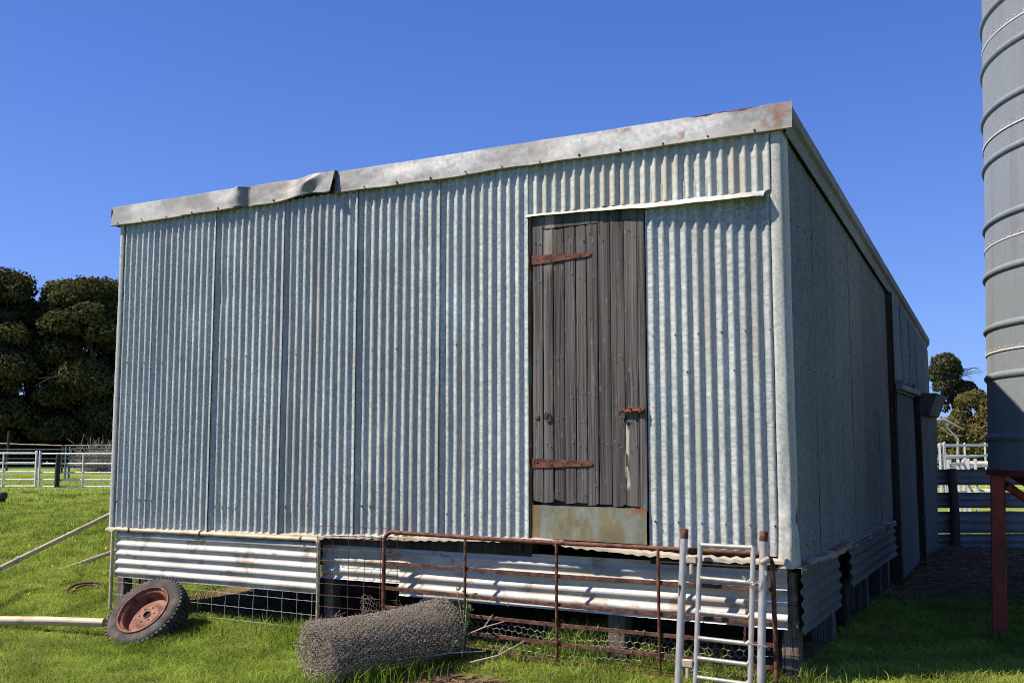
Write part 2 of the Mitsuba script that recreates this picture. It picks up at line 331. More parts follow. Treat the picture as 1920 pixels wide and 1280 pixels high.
seam = [0.0, 0.436, 1.184, 1.950, 2.703, 3.474, 4.225]
zbot = [0.72, 0.718, 0.728, 0.737, 0.757, 0.777, 0.80]
zb_of = lambda x: np.interp(x, seam, zbot)
for k in range(6):
    x0, x1 = seam[k], seam[k + 1]; w = x1 - x0
    n = round(w / 0.0756); pitch = w / n
    def dent(u, v, k=k):
        d = 0 * u
        if k in (2, 3): d -= 0.010 * np.exp(-((u - 0.15) / 0.06) ** 2 - ((v - 0.75) / 0.12) ** 2)
        if k == 2: d -= 0.012 * np.exp(-((u - 0.1) / 0.1) ** 2 - ((v - 2.7) / 0.1) ** 2)
        if k == 4: d += 0.006 * np.exp(-((u - 0.45) / 0.2) ** 2 - ((v - 1.2) / 0.5) ** 2)
        return d
    rag = rng.uniform(-0.006, 0.006)
    o_ = 0.5 * pitch if k else 0.0
    obj('sheet', corrugated((x0 - o_, -0.0012 * (k % 2), 0), X3, Z3, -Y3, w + o_, 0, pitch, 0.024, phase=0.4 - (math.pi if k else 0), tilt=0.017 if k else 0.006, nv=46,
        bot=lambda u, x0=x0 - o_, rag=rag: zb_of(x0 + u) + rag - 0.02, top=lambda u: 3.47 + 0 * u, extra=dent), 'mat_galv', wall, smooth=True)
# short sheets above the door and the full panel right of it
for (x0, x1, y, zb0, zb1) in ((4.224, 4.905, -0.016, 3.092, 3.088), (4.90, 5.362, -0.019, 3.088, 3.075), (5.358, 5.975, -0.016, 3.080, 3.068)):
    w = x1 - x0; n = round(w / 0.0756)
    obj('sheet', corrugated((x0, y, 0), X3, Z3, -Y3, w, 0, w / n, 0.024, phase=0.8, tilt=0.006, nv=16, bot=lambda u, a=zb0, b=zb1, w=w: a + (b - a) * u / w + 0.004 * np.sin(u * 23), top=lambda u: 3.465 + 0 * u),
        'mat_galv_warm', wall, smooth=True, label='shorter corrugated sheet above the door')
obj('sheet', corrugated((5.108, 0.0, 0), X3, Z3, -Y3, 0.865, 0, 0.865 / 11, 0.024, phase=2.2, tilt=0.003, nv=46, bot=lambda u: 0.752 + 0 * u, top=lambda u: 3.2 + 0 * u), 'mat_galv', wall, smooth=True, label='wide corrugated sheet right of the door')
# flat strips: trim left of the door, corner flashings
def strip(path_uv, z0, z1, nz, wob, th=0.0012, flare=0.0, dentz=None, seed=1):
    """bent strip: path (k,2) in xy from left to right, extruded in z with wobble"""
    p = np.asarray(path_uv, float); k = len(p); z = np.linspace(z0, z1, nz)
    n = np.gradient(p, axis=0); n = np.stack([n[:, 1], -n[:, 0]], 1); n /= np.linalg.norm(n, axis=1, keepdims=True)
    q = np.stack([np.broadcast_to(p[:, :1] * 9, (k, nz)), np.broadcast_to(z * 2.2, (k, nz)), np.full((k, nz), seed * 5.0)], -1)
    d = wob * 2 * (meshkit.fbm(q, 3, seed) - 0.5)
    if flare: d = d + flare * np.clip((z0 + 0.5 - z) / 0.5, 0, 1)[None] ** 2
    if dentz is not None: d = d + (dentz(np.arange(k) / (k - 1), z))
    P = np.empty((k, nz, 3)); P[..., :2] = p[:, None] + n[:, None] * d[..., None]; P[..., 2] = z
    off = np.zeros((k, nz, 3)); off[..., :2] = -n[:, None] * th
    return shell(P.reshape(-1, 3), off.reshape(-1, 3), k, nz)
obj('door_trim', strip([(4.206, -0.014), (4.215, -0.018), (4.236, -0.018), (4.241, -0.005), (4.243, 0.03)], 0.80, 3.085, 30, 0.002, seed=3), 'mat_kick', wall, smooth=40)
def cdent(s, z):
    g = np.exp(-((z - 0.98) / 0.05) ** 2)[None] * np.sin(s * 5)[:, None] * 0.018
    return g + 0.022 * np.exp(-((z - 0.86) / 0.1) ** 2)[None] * np.exp(-((s - 0.45) / 0.12) ** 2)[:, None] - 0.01 * np.exp(-((z - 1.25) / 0.2) ** 2)[None] * np.exp(-((s - 0.35) / 0.15) ** 2)[:, None]
cp = [(5.968, -0.010), (5.978, -0.022), (5.995, -0.025), (6.012, -0.026), (6.028, -0.025), (6.042, -0.021), (6.052, -0.013), (6.057, 0.0), (6.060, 0.03), (6.061, 0.06), (6.062, 0.09), (6.060, 0.11)]
obj('corner_flashing', strip(cp, 0.685, 3.46, 70, 0.004, flare=0.013, dentz=cdent, seed=5), 'mat_galv_warm', wall, smooth=50, label='dented corner flashing, crumpled at its foot')
obj('corner_flashing', strip([(-0.022, 0.10), (-0.024, 0.03), (-0.022, -0.008), (-0.012, -0.017), (0.004, -0.019), (0.018, -0.018), (0.03, -0.010)], 0.70, 3.46, 50, 0.003, seed=6), 'mat_galv_warm', wall, smooth=50)
# nails
def nail_mesh(pts, nrm, r=0.0065):
    mb = MB(); a, b, d = frame_of(nrm)
    for p in pts:
        v, f = lathe([(r, 0), (r * 0.9, 0.003), (r * 0.45, 0.006), (0.0001, 0.007)], 8)
        s = rng.uniform(0.8, 1.25); mb.add(np.array(p) + s * (v[:, :1] * a + v[:, 1:2] * b + v[:, 2:] * d), f)
    return mb
pts = []
for k in range(6):
    w = seam[k + 1] - seam[k]; n = round(w / 0.0756); pitch = w / n
    for m in range(n):
        x = seam[k] + (m + 1 - 0.064) * pitch
        if m % 3 == 1: pts.append((x, -0.019, 2.17 + 0.012 * np.sin(x * 9)))
        if m % 2 == 0 or rng.random() < 0.3: pts.append((x, -0.016, 0.935 + 0.02 * np.sin(x * 3) + (0.02 if x > 2 else 0)))
        if rng.random() < 0.12: pts.append((x, -0.016, 0.95 + rng.uniform(-0.02, 0.02)))
for m in range(11):
    x = 5.108 + (m + 0.65) * 0.0786
    if m % 2 == 0: pts += [(x, -0.014, 2.17), (x, -0.014, 0.94)]
    if m in (3, 7): pts.append((x, -0.014, 1.92))
for z in (1.2, 1.6, 2.4, 2.8): pts.append((4.222, -0.0195, z))
obj('nail', nail_mesh(pts, (0, -1, 0)), 'mat_rust_dark', wall, smooth=40, kind='stuff')
# bent sill strip under the front wall
nx = 150; xs = np.linspace(-0.03, 6.02, nx)
zz = zb_of(np.clip(xs, 0, 4.225)) - 0.015 - 0.06 * np.clip((xs - 4.3) / 1.0, 0, 1) + 0.006 * np.sin(xs * 83) + 0.022 * (meshkit.fbm(np.stack([xs * 5, 0 * xs, 0 * xs], -1), 4) - 0.5)
yy = -0.028 - 0.028 * meshkit.fbm(np.stack([xs * 7, 0 * xs + 3, 0 * xs], -1), 4)
P = np.stack([np.stack([xs, 0 * xs + 0.02, zz + 0.014], -1), np.stack([xs, 0 * xs - 0.012, zz + 0.010], -1), np.stack([xs, yy, zz], -1), np.stack([xs, yy - 0.004, zz - 0.02], -1)], 1)
obj('sill_flashing', shell(P.reshape(-1, 3), np.array([0, 0.0012, -0.0012]), nx, 4), 'mat_sill', wall, smooth=40, label='pale ragged sill flashing')
# hood flashing over the door
nx = 60; xs = np.linspace(4.205, 5.945, nx); t = (xs - 4.205) / 1.74; tk = 0.06 + 0.94 * np.clip((t - 0.22) / 0.3, 0, 1)
zz = 3.088 - 0.026 * t + 0.010 * (meshkit.fbm(np.stack([xs * 6, 0 * xs, 0 * xs + 9], -1), 3) - 0.5)
out = 0.002 + 0.075 * np.clip((t - 0.28) / 0.72, 0, 1) ** 1.2 * (1 - np.clip((t - 0.97) / 0.03, 0, 1) * 0.3)
P = np.stack([np.stack([xs, 0 * xs - 0.004, zz + 0.016], -1), np.stack([xs, -0.030 - out * 0.4, zz + 0.008 - 0.012 * t], -1), np.stack([xs, -0.03 - out, zz - 0.004 - (0.008 + 0.016 * t) * tk], -1), np.stack([xs, -0.033 - out, zz - 0.007 - (0.015 + 0.018 * t) * tk], -1)], 1)
obj('hood_flashing', shell(P.reshape(-1, 3), np.array([0, 0.001, -0.0014]), nx, 4), 'mat_galv_warm', wall, smooth=30, label='bent hood flashing over the door')

# door
fb = MB()
box(fb, 5.052, 5.1, -0.006, 0.05, 1.00, 3.07, 0.004, 0.0008)
box(fb, 4.246, 5.05, -0.001, 0.045, 2.985, 3.085, 0.004, 0.0008)
box(fb, 4.30, 5.05, 0.032, 0.06, 1.0, 2.985, 0.003)
door = obj('door', fb, 'mat_door', shed, label='grey weathered plank door')
px = [4.247, 4.335, 4.416, 4.502, 4.588, 4.673, 4.757, 4.850, 4.953, 5.050]
tops = [3.005, 2.975, 2.972, 2.976, 2.978, 2.980, 2.984, 2.986, 2.984, 2.984]
bots = [1.042, 1.038, 1.050, 1.036, 1.046, 1.028, 1.040, 1.022, 1.030, 1.012]
for k in range(9):
    x0, x1 = px[k] + 0.0024 + rng.uniform(0, .002), px[k + 1] - 0.0024 - rng.uniform(0, .002)
    zt = tops[k] if k < 8 else 2.984
    n = 24; z = np.linspace(bots[k], zt, n); y = -0.006 + rng.uniform(-0.004, 0.004)
    e0 = x0 + 0.0022 * (meshkit.fbm(np.stack([z * 4, 0 * z + k, 0 * z], -1), 3) - 0.5) * 2; e1 = x1 + 0.0022 * (meshkit.fbm(np.stack([z * 4, 0 * z + k + 40, 0 * z], -1), 3) - 0.5) * 2
    cup = 0.002 * rng.uniform(-1, 1)
    chip = rng.uniform(0, 0.03)
    ring = []
    for a in (0, 0.06, 0.35, 0.65, 0.94, 1.0):
        yy = y - cup * (1 - (2 * a - 1) ** 2) + (0.003 if a in (0, 1.0) else 0)
        zz = z.copy(); zz[0] += chip * (a if k % 2 else 1 - a) * (0.6 + 0.4 * math.sin(9 * a)); zz[-1] += 0.004 * math.sin(a * 7 + k)
        ring.append(np.stack([e0 + (e1 - e0) * a, yy + 0.0012 * (meshkit.noise(np.stack([z * 9, 0 * z + a * 5 + k, 0 * z], -1)) - 0.5), zz], -1))
    obj('plank', shell(np.array(ring).reshape(-1, 3), np.array([0, 0.024, 0]), 6, n), 'mat_door', door, smooth=35,
        **({'label': 'plank bleached pale at its top'} if k == 1 else {'label': 'plank with a white dribble stain'} if k == 7 else {}))
def hinge(z, lean):
    mb = MB(); n = 2
    v = np.array([[4.232, -0.0165, z - 0.033], [4.232, -0.0165, z + 0.037], [4.70, -0.0165, z + 0.020 + lean], [4.716, -0.0165, z + 0.006 + lean], [4.70, -0.0165, z - 0.010 + lean]])
    tri = [[0, 1, 2], [0, 2, 3], [0, 3, 4]]; b = v + [0, 0.005, 0]; m = len(v)
    vv = np.vstack([v, b]); f = [t[::-1] for t in tri] + [[a + m for a in t] for t in tri]
    for a in range(m): c = (a + 1) % m; f += [[a, c, c + m], [a, c + m, a + m]]
    mb.add(vv, f)
    box(mb, 4.212, 4.230, -0.0265, -0.0195, z - 0.10, z + 0.10, 0.002)
    tube(mb, [(4.231, -0.021, z - 0.045), (4.231, -0.021, z + 0.045)], 0.008, 10)
    for xx, dz in ((4.29, 0.01), (4.40, -.008), (4.52, 0.008), (4.63, 0.004)):
        v, f = lathe([(0.009, 0), (0.008, 0.003), (0.0001, 0.005)], 8); mb.add(np.stack([xx + v[:, 0], -0.0165 - v[:, 2], z + dz + v[:, 1]], -1), f[:, ::-1])
    return mb
obj('hinge', hinge(2.760, 0.004), 'mat_rust', door, smooth=35, label='rusty upper strap hinge'); obj('hinge', hinge(1.312, -0.004), 'mat_rust', door, smooth=35, label='rusty lower strap hinge')
lt = MB(); box(lt, 4.965, 5.098, -0.017, -0.012, 1.652, 1.694, 0.002); tube(lt, [(4.93, -0.024, 1.666), (5.09, -0.024, 1.676)], 0.009, 10)
tube(lt, [(4.945 + 0.028 * math.cos(a), -0.026, 1.652 + 0.028 * math.sin(a)) for a in np.linspace(0.6, 5.2, 14)], 0.0055, 8)
for xx in (4.99, 5.06): box(lt, xx, xx + 0.014, -0.036, -0.018, 1.656, 1.69, 0.002)
obj('bolt', lt, 'mat_rust', door, smooth=35, label='rusty sliding bolt')
rg = MB(); tube(rg, [(4.37 + 0.02 * math.cos(a), -0.018, 1.64 + 0.03 * math.sin(a)) for a in np.linspace(0, 6.28, 16)], 0.005, 6)
v, f = lathe([(0.020, 0), (0.016, 0.006), (0.0001, 0.008)], 12); rg2 = MB(); rg2.add(np.stack([4.288 + v[:, 0], -0.012 - v[:, 2], 1.635 + v[:, 1]], -1), f[:, ::-1])
obj('stud', rg2, 'mat_rust_dark', door, smooth=40); obj('pull_ring', rg, 'mat_rust_dark', door, smooth=40)
nm = []
for k in range(9):
    for z in (2.9, 2.62, 2.30, 2.05, 1.80, 1.62, 1.44, 1.14):
        for s in (0.3, 0.7):
            if rng.random() < 0.45: nm.append((px[k] + s * (px[k + 1] - px[k]), -0.0135, z + rng.uniform(-0.03, 0.03)))
obj('nail', nail_mesh(nm, (0, -1, 0), 0.004), 'mat_weld', door, smooth=40, kind='stuff')
nu_, nv_ = 30, 10; u, v = np.meshgrid(np.linspace(4.244, 5.098, nu_), np.linspace(0, 1, nv_), indexing='ij')
zt_ = 1.026 + 0.010 * (meshkit.fbm(np.stack([u * 12, 0 * u, 0 * u], -1), 3) - 0.5) - 0.004; zl_ = 0.795 - 0.01 * (u - 4.2)
P = np.stack([u, -0.012 - 0.006 * (meshkit.fbm(np.stack([u * 3, v * 2, 0 * u], -1), 2) - 0.5), zl_ + (zt_ - zl_) * v], -1)
obj('kick_panel', shell(P.reshape(-1, 3), np.array([0, 0.0012, 0]), nu_, nv_), 'mat_kick', door, smooth=40, label='stained flat iron kick panel under the door')

# side wall
zroof = lambda y: 3.44 - SL * y
fr = MB()
for y in (0.13, 1.6, 3.1, 4.30): box(fr, 5.94, 6.02, y, y + 0.09, 0.66, zroof(y + .1) - 0.04)
for z in (0.66, 1.9): box(fr, 6.022, 6.030, 0.14, 4.38, z, z + 0.1)
for y in (4.55, 6.2, 7.93): box(fr, 5.94, 6.02, y, y + 0.09, 0.0, zroof(y + .1) - 0.04)
wall2 = obj('wall', fr, 'mat_timber_dark', shed, label='long corrugated side wall in shade')
y = 0.10
for k in range(6):
    w = 0.7302 if k < 5 else 0.74; n = 10
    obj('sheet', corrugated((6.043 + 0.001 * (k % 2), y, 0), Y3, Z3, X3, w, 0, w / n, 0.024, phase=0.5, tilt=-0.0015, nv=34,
        bot=lambda u: 0.70 + 0 * u, top=lambda u, y=y: zroof(y + u)), 'mat_galv_shade', wall2, smooth=True)
    y += w - 0.002
edge = MB(); box(edge, 6.02, 6.118, 4.492, 4.53, 0.08, zroof(4.5) - 0.02, 0.006); box(edge, 6.03, 6.05, 4.47, 4.489, 0.7, zroof(4.5) - .02)
obj('edge_board', edge, 'mat_timber_dark', wall2)
y = 4.532
for k in range(5):
    w = 0.704; n = 9
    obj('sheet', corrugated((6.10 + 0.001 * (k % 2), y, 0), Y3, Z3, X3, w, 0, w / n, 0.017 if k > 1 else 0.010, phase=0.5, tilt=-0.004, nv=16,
        bot=lambda u: 2.0 + 0 * u, top=lambda u, y=y: zroof(y + u)), 'mat_galv_shade', wall2, smooth=True)
    y += w - 0.002
nl = []
for z in (0.80, 1.95, 2.9):
    for y in np.arange(0.16, 4.4, 0.22): nl.append((6.053, y, z - 0.0 * y))
obj('nail', nail_mesh(nl, (1, 0, 0)), 'mat_rust_dark', wall2, smooth=40, kind='stuff')
nx = 90; ys = np.linspace(-0.02, 4.40, nx)
zz = 0.695 + 0.02 * (meshkit.fbm(np.stack([ys * 5, 0 * ys, 0 * ys + 5], -1), 4) - 0.5)
oo = 6.075 + 0.035 * meshkit.fbm(np.stack([ys * 4, 0 * ys, 0 * ys + 2], -1), 4)
P = np.stack([np.stack([0 * ys + 6.03, ys, zz + 0.006], -1), np.stack([oo, ys, zz], -1), np.stack([oo + 0.002, ys, zz - 0.045], -1)], 1)
obj('sill_flashing', shell(P.reshape(-1, 3), np.array([-0.0012, 0, -0.0012]), nx, 3), 'mat_sill_side', wall2, smooth=30, label='rust-streaked sill strip along the side')
# sliding door leaves, track and box on the side
nu_, nv_ = 40, 24; u, v = np.meshgrid(np.linspace(4.545, 6.02, nu_), np.linspace(0.10, 1.97, nv_), indexing='ij')
P = np.stack([6.125 + 0.012 * (meshkit.fbm(np.stack([u * 2, v * 1.5, 0 * u], -1), 3) - 0.5) + 0.003 * np.cos(u * 41), u, v + 0.06 * (meshkit.fbm(np.stack([u * 4, 0 * u, 0 * u], -1), 3) - 0.5) * (v < 0.2)], -1)
sd = obj('sliding_door', shell(P.reshape(-1, 3), np.array([-0.0015, 0, 0]), nu_, nv_), 'mat_galv_deep_shade', shed, smooth=True, label='flat iron sliding door reaching the ground')
tr = MB(); box(tr, 6.135, 6.195, 4.42, 6.15, 2.0, 2.055, 0.004); box(tr, 6.122, 6.133, 4.5, 6.1, 1.98, 2.08, 0.002)
for yy in (4.50, 4.92, 5.4): box(tr, 6.13, 6.215, yy, yy + 0.07, 2.058, 2.10, 0.004)
obj('track', tr, 'mat_galv_shade', sd)
po = MB(); box(po, 6.03, 6.19, 6.05, 6.15, -0.02, 1.99, 0.006); obj('post', po, 'mat_timber_dark', sd)
nu_, nv_ = 30, 20; u, v = np.meshgrid(np.linspace(6.17, 8.0, nu_), np.linspace(0.06, 1.83, nv_), indexing='ij')
P = np.stack([6.19 + 0.004 * np.cos(u * 82) - 0.03 * (1.8 - v), u, v], -1)
obj('leaf', shell(P.reshape(-1, 3), np.array([-0.0015, 0, 0]), nu_, nv_), 'mat_galv_deep_shade', sd, smooth=True, label='second door leaf behind the track box')
bx = MB()
v, f = cbox_arrays((0.17, 1.15, 0.26), 0.01); v = v.copy(); v[:, 0] += 0.05 * (v[:, 2] / 0.135) * (v[:, 0] > 0); bx.add(v + [6.235, 6.74, 1.905], f)
obj('track_box', bx, 'mat_galv_deep_shade', sd)
# left wall, back wall, floor and roof close the building
fr = MB(); box(fr, -0.012, 0.03, 0.11, L, 0.66, 0.76); wl = obj('wall', fr, 'mat_timber_dark', shed)
y = 0.10
for k in range(11):
    w = 0.745
    obj('sheet', corrugated((-0.013, y + w, 0), -Y3, Z3, -X3, w, 0, w / 10, 0.017, tilt=0.004, nv=12, per=8, bot=lambda u: 0.70 + 0 * u, top=lambda u, y=y, w=w: zroof(y + w - u)), 'mat_galv_shade', wl, smooth=True); y += w
fr = MB(); box(fr, 0, 6.0, L - 0.1, L - 0.02, 0.66, 0.76); wb = obj('wall', fr, 'mat_timber_dark', shed)
for k in range(8):
    obj('sheet', corrugated((0.75 * k + 0.75, L + 0.012, 0), -X3, Z3, Y3, 0.75, 0, 0.075, 0.017, tilt=0.004, nv=6, per=6, bot=lambda u: 0.3 + 0 * u, top=lambda u: zroof(L) + 0 * u), 'mat_galv_shade', wb, smooth=True)
fl = MB(); box(fl, 0.0, 6.0, 0.145, L - 0.11, 0.60, 0.655, 0.003)
for y in np.arange(0.3, 8.2, 0.9): box(fl, 0.02, 5.98, y, y + 0.1, 0.46, 0.598, 0.003)
obj('floor', fl, 'mat_timber_dark', shed)
rf = MB(); box(rf, 0.05, 6.0, 0.15, 0.24, 3.30, 3.40); box(rf, 0.05, 6.0, 7.9, 8.0, 2.55, 2.65)
roof = obj('roof', rf, 'mat_timber_dark', shed, label='low roof of old corrugated iron')
SLN = math.hypot(1, SL); rb = np.array([0, 1, -SL]) / SLN; rn = np.array([0, SL, 1]) / SLN
for k in range(8):
    w = 0.772
    obj('sheet', corrugated((-0.06 + 0.768 * k, -0.02, 3.535), X3, rb, rn, w, L + 0.35, w / 10, 0.017, tilt=0.003, nv=8, per=6), 'mat_rust_dark' if k == 7 else 'mat_galv_shade', roof, smooth=True)
# fascia capping along the front, four lengths
def fascia(x0, x1, wob, seed, zt=3.630, zb=3.455, rust=False, y0=-0.062, lap=0.0, buckle=None, n=None):
    n = n or int((x1 - x0) / 0.02); xs = np.linspace(x0, x1, n); rows = 12
    s = np.linspace(0, 1, rows); Xg, S = np.meshgrid(xs, s, indexing='ij')
    q = np.stack([Xg * 2.6, S * 1.1, 0 * Xg + seed * 3.1], -1); d = wob * 2 * (meshkit.fbm(q, 4, seed) - 0.5)
    sag = 0.012 * (meshkit.fbm(np.stack([xs * 2, 0 * xs + seed, 0 * xs], -1), 3) - 0.5)[:, None] * 2 * (1 - S) * (wob / 0.008)
    if buckle is not None: bd, bs = buckle(Xg, S); d = d + bd; sag = sag + bs
    tp = np.full(n, zt) + 0.004 * (meshkit.noise(np.stack([xs * 3, 0 * xs, 0 * xs], -1), seed) - 0.5)
    if rust:
        m = np.clip((xs - 5.42) / 0.05, 0, 1) * np.clip((5.93 - xs) / 0.05, 0, 1)
        tp = tp - m * (0.002 + 0.018 * meshkit.fbm(np.stack([xs * 16, 0 * xs, 0 * xs], -1), 3))
    Z = zb + (tp[:, None] - zb) * S + sag
    Yg = y0 + 0.022 * S - d - lap
    P = np.stack([Xg, Yg, Z], -1)
    lip = np.stack([Xg[:, :1], Yg[:, :1] + 0.016, Z[:, :1] - 0.004], -1)
    parts = [lip, P]
    if not rust:
        parts += [np.stack([Xg[:, -1:], Yg[:, -1:] + 0.012, Z[:, -1:] + 0.006], -1), np.stack([Xg[:, -1:], Yg[:, -1:] * 0 + 0.18, Z[:, -1:] - 0.008], -1)]
    P = np.concatenate(parts, 1)
    return shell(P.reshape(-1, 3), np.array([0, 0.0013, -0.0002]), n, P.shape[1])
def buckle2(X, S):
    b = 0.045 * np.exp(-((X - 1.47) / 0.05) ** 2) * (0.4 + 0.6 * S) - 0.03 * np.exp(-((X - 1.57) / 0.05) ** 2)
    b += 0.050 * np.exp(-((X - 2.22 - 0.12 * (S - .5)) / 0.07) ** 2) * np.exp(-((S - 0.55) / 0.35) ** 2) - 0.03 * np.exp(-((X - 2.05) / 0.10) ** 2) * S
    b += 0.06 * np.clip((X - 2.36) / 0.14, 0, 1) ** 2 * (1 - 0.5 * S)
    sg = -0.022 * np.exp(-((X - 1.75) / 0.30) ** 2) * (1 - S) + 0.022 * np.exp(-((X - 2.2) / 0.25) ** 2) * (1 - S) + 0.014 * np.exp(-((X - 2.35) / 0.2) ** 2)
    return b, sg
fas = obj('fascia', fascia(-0.10, 0.80, 0.005, 2), 'mat_fascia', shed, smooth=28, label='bent iron capping along the front roof edge')
obj('capping', fascia(0.79, 1.44, 0.010, 3, lap=0.003), 'mat_fascia', fas, smooth=24)
obj('capping', fascia(1.36, 2.50, 0.014, 4, lap=0.006, buckle=buckle2), 'mat_fascia', fas, smooth=20, label='crumpled length of capping')
obj('capping', fascia(2.49, 4.25, 0.008, 5, lap=0.0), 'mat_fascia', fas, smooth=24)
obj('capping', fascia(4.24, 6.13, 0.005, 6, lap=0.004, rust=True), 'mat_fascia', fas, smooth=28, label='capping with a rusted-through top edge')
bb = MB(); box(bb, -0.085, 6.10, 0.004, 0.030, 3.476, 3.600, 0.004); obj('barge_board', bb, 'mat_timber_dark', fas)
rs = MB(); n = 60; xs = np.linspace(5.36, 5.96, n); zr = 3.646 - 0.04 * np.clip(np.abs(xs - 5.66) / 0.3, 0, 1) ** 6 + 0.007 * meshkit.noise(np.stack([xs * 20, 0 * xs, 0 * xs], -1))
P = np.stack([np.stack([xs, 0 * xs - 0.006, zr - 0.06], -1), np.stack([xs, 0 * xs + 0.0, zr - 0.006], -1), np.stack([xs, 0 * xs + 0.016, zr], -1), np.stack([xs, 0 * xs + 0.20, zr - 0.012], -1)], 1)
obj('rusted_lining', shell(P.reshape(-1, 3), np.array([0, 0.001, -0.001]), n, 4), 'mat_rust', fas, smooth=30, label='red rusted strip behind the capping')
ec = MB(); box(ec, -0.104, -0.10, -0.055, 0.14, 3.46, 3.61, 0.001); obj('end_cap', ec, 'mat_fascia', fas)
fn_ = [(x, -0.066, 3.468 + 0.004 * math.sin(x * 7)) for x in np.arange(0.0, 6.1, 0.31)]
obj('nail', nail_mesh(fn_, (0, -1, 0), 0.008), 'mat_rust_dark', fas, smooth=40, kind='stuff')
# barge flashing down the side
nx = 60; ys = np.linspace(-0.03, L + 0.06, nx); zt = 3.60 - SL * ys
w1 = 0.006 * (meshkit.fbm(np.stack([ys * 3, 0 * ys, 0 * ys], -1), 3) - 0.5)
P = np.stack([np.stack([0 * ys + 6.074, ys, zt - 0.165], -1), np.stack([6.085 + w1, ys, zt - 0.17], -1), np.stack([6.098 + w1, ys, zt - 0.09], -1), np.stack([6.125 + w1, ys, zt - 0.075], -1), np.stack([6.128 + w1, ys, zt - 0.004], -1), np.stack([6.11 + w1, ys, zt], -1), np.stack([0 * ys + 5.98, ys, zt + 0.004], -1)], 1)
obj('barge_flashing', shell(P.reshape(-1, 3), np.array([-0.0013, 0, -0.0005]), nx, 7), 'mat_galv_shade', shed, smooth=25)
# skirts
obj('skirt_sheet', corrugated((2.36, 0.035, 0.40), Z3, X3, -Y3, 0.315, 0.80, 0.0788, 0.018, phase=1.0, tilt=-0.004, nv=24), 'mat_skirt', shed, smooth=True, label='short horizontal iron sheet below the floor')
def kink(u, v): return -0.02 * np.exp(-((v - 0.55) / 0.3) ** 2) * (u > 0.2) + 0.02 * np.exp(-((u) / 0.06) ** 2) * np.clip(v / 2.9, 0, 1)
obj('skirt_sheet', corrugated((3.10, 0.022, 0.312), Z3, X3, -Y3, 0.37, 2.90, 0.0788, 0.018, phase=1.4, tilt=-0.01, nv=70, bow=0.007, extra=kink), 'mat_skirt', shed, smooth=True, label='long horizontal iron sheet behind the rusty gate')
def torn(u): return 0.08 * np.clip(0.25 - u, 0, 1) + 0.03 * np.sin(u * 25)
obj('skirt_sheet', corrugated((6.09, 0.02, 0.28), Z3, Y3, X3, 0.385, 1.3, 0.0762, 0.018, phase=0.6, nv=20, bow=0.012, top=lambda u: 1.32 - 0.5 * np.clip(u - 0.2, 0, 1) + 0.02 * np.sin(u * 60)), 'mat_galv_deep_shade', shed, smooth=True, label='torn iron sheet hanging below the side wall')
obj('skirt_sheet', corrugated((6.085, 1.70, 0.37), Z3, Y3, X3, 0.33, 2.55, 0.0762, 0.018, phase=0.2, nv=30, bow=0.010, extra=lambda u, v: 0.02 * (1 - u / .33)), 'mat_galv_deep_shade', shed, smooth=True, label='iron sheet hanging below the side wall near the sliding door')
# stumps
def stump(x0, x1, y0, y1, zt=0.66, mat='mat_timber'):
    n = 8; mb = MB(); z = np.linspace(-0.15, zt, n); pts = []
    for zz in z:
        for (a, b) in ((0.04, 0), (0.96, 0), (1, 0.06), (1, 0.94), (0.96, 1), (0.04, 1), (0, 0.94), (0, 0.06)):
            pts.append((x0 + (x1 - x0) * a, y0 + (y1 - y0) * b, zz))
    pts = np.array(pts); pts[:, :2] += rng.normal(0, 0.0025, (len(pts), 2)); i, j = np.meshgrid(np.arange(n - 1), np.arange(8), indexing='ij'); k = (j + 1) % 8
    mb.add(pts, np.stack([i * 8 + j, i * 8 + k, (i + 1) * 8 + k, (i + 1) * 8 + j], -1).reshape(-1, 4)); e = np.arange(1, 7)
    mb.add(pts[-8:], np.stack([0 * e, e, e + 1], 1)); obj('stump', mb, mat, shed)
stump(4.777, 4.905, 0.07, 0.20, 0.455); stump(3.49, 3.60, 0.07, 0.19, 0.455); stump(5.955, 6.055, 0.055, 0.17, 0.655); stump(0.06, 0.145, 0.03, 0.13, 0.655); stump(2.37, 2.46, 0.06, 0.15, 0.455)
stump(0.24, 0.36, 0.12, 0.23, 0.455, 'mat_timber_dark')
for y in (1.38, 2.98, 4.30): stump(5.86, 6.01, y, y + 0.14, 0.455)
for x in (0.3, 2.2, 4.1, 5.85):
    for y in (2.1, 3.9, 5.7, 7.6): stump(x, x + 0.14, y, y + 0.14, 0.455, 'mat_timber_dark')
st = MB()
for xs_ in np.arange(6.0, 6.12, 0.04): pass
gridz = np.arange(0.05, 0.66, 0.1)
Pn = [(5.95, 0.048, z) for z in gridz] + [(x, 0.048, 0.0) for x in (5.965, 6.005, 6.045)]; Qn = [(6.065, 0.048, z + 0.004) for z in gridz] + [(x, 0.048, 0.65) for x in (5.965, 6.005, 6.045)]
obj('stump_wire', segs(Pn, Qn, 0.0016, 4), 'mat_rust_dark', shed)

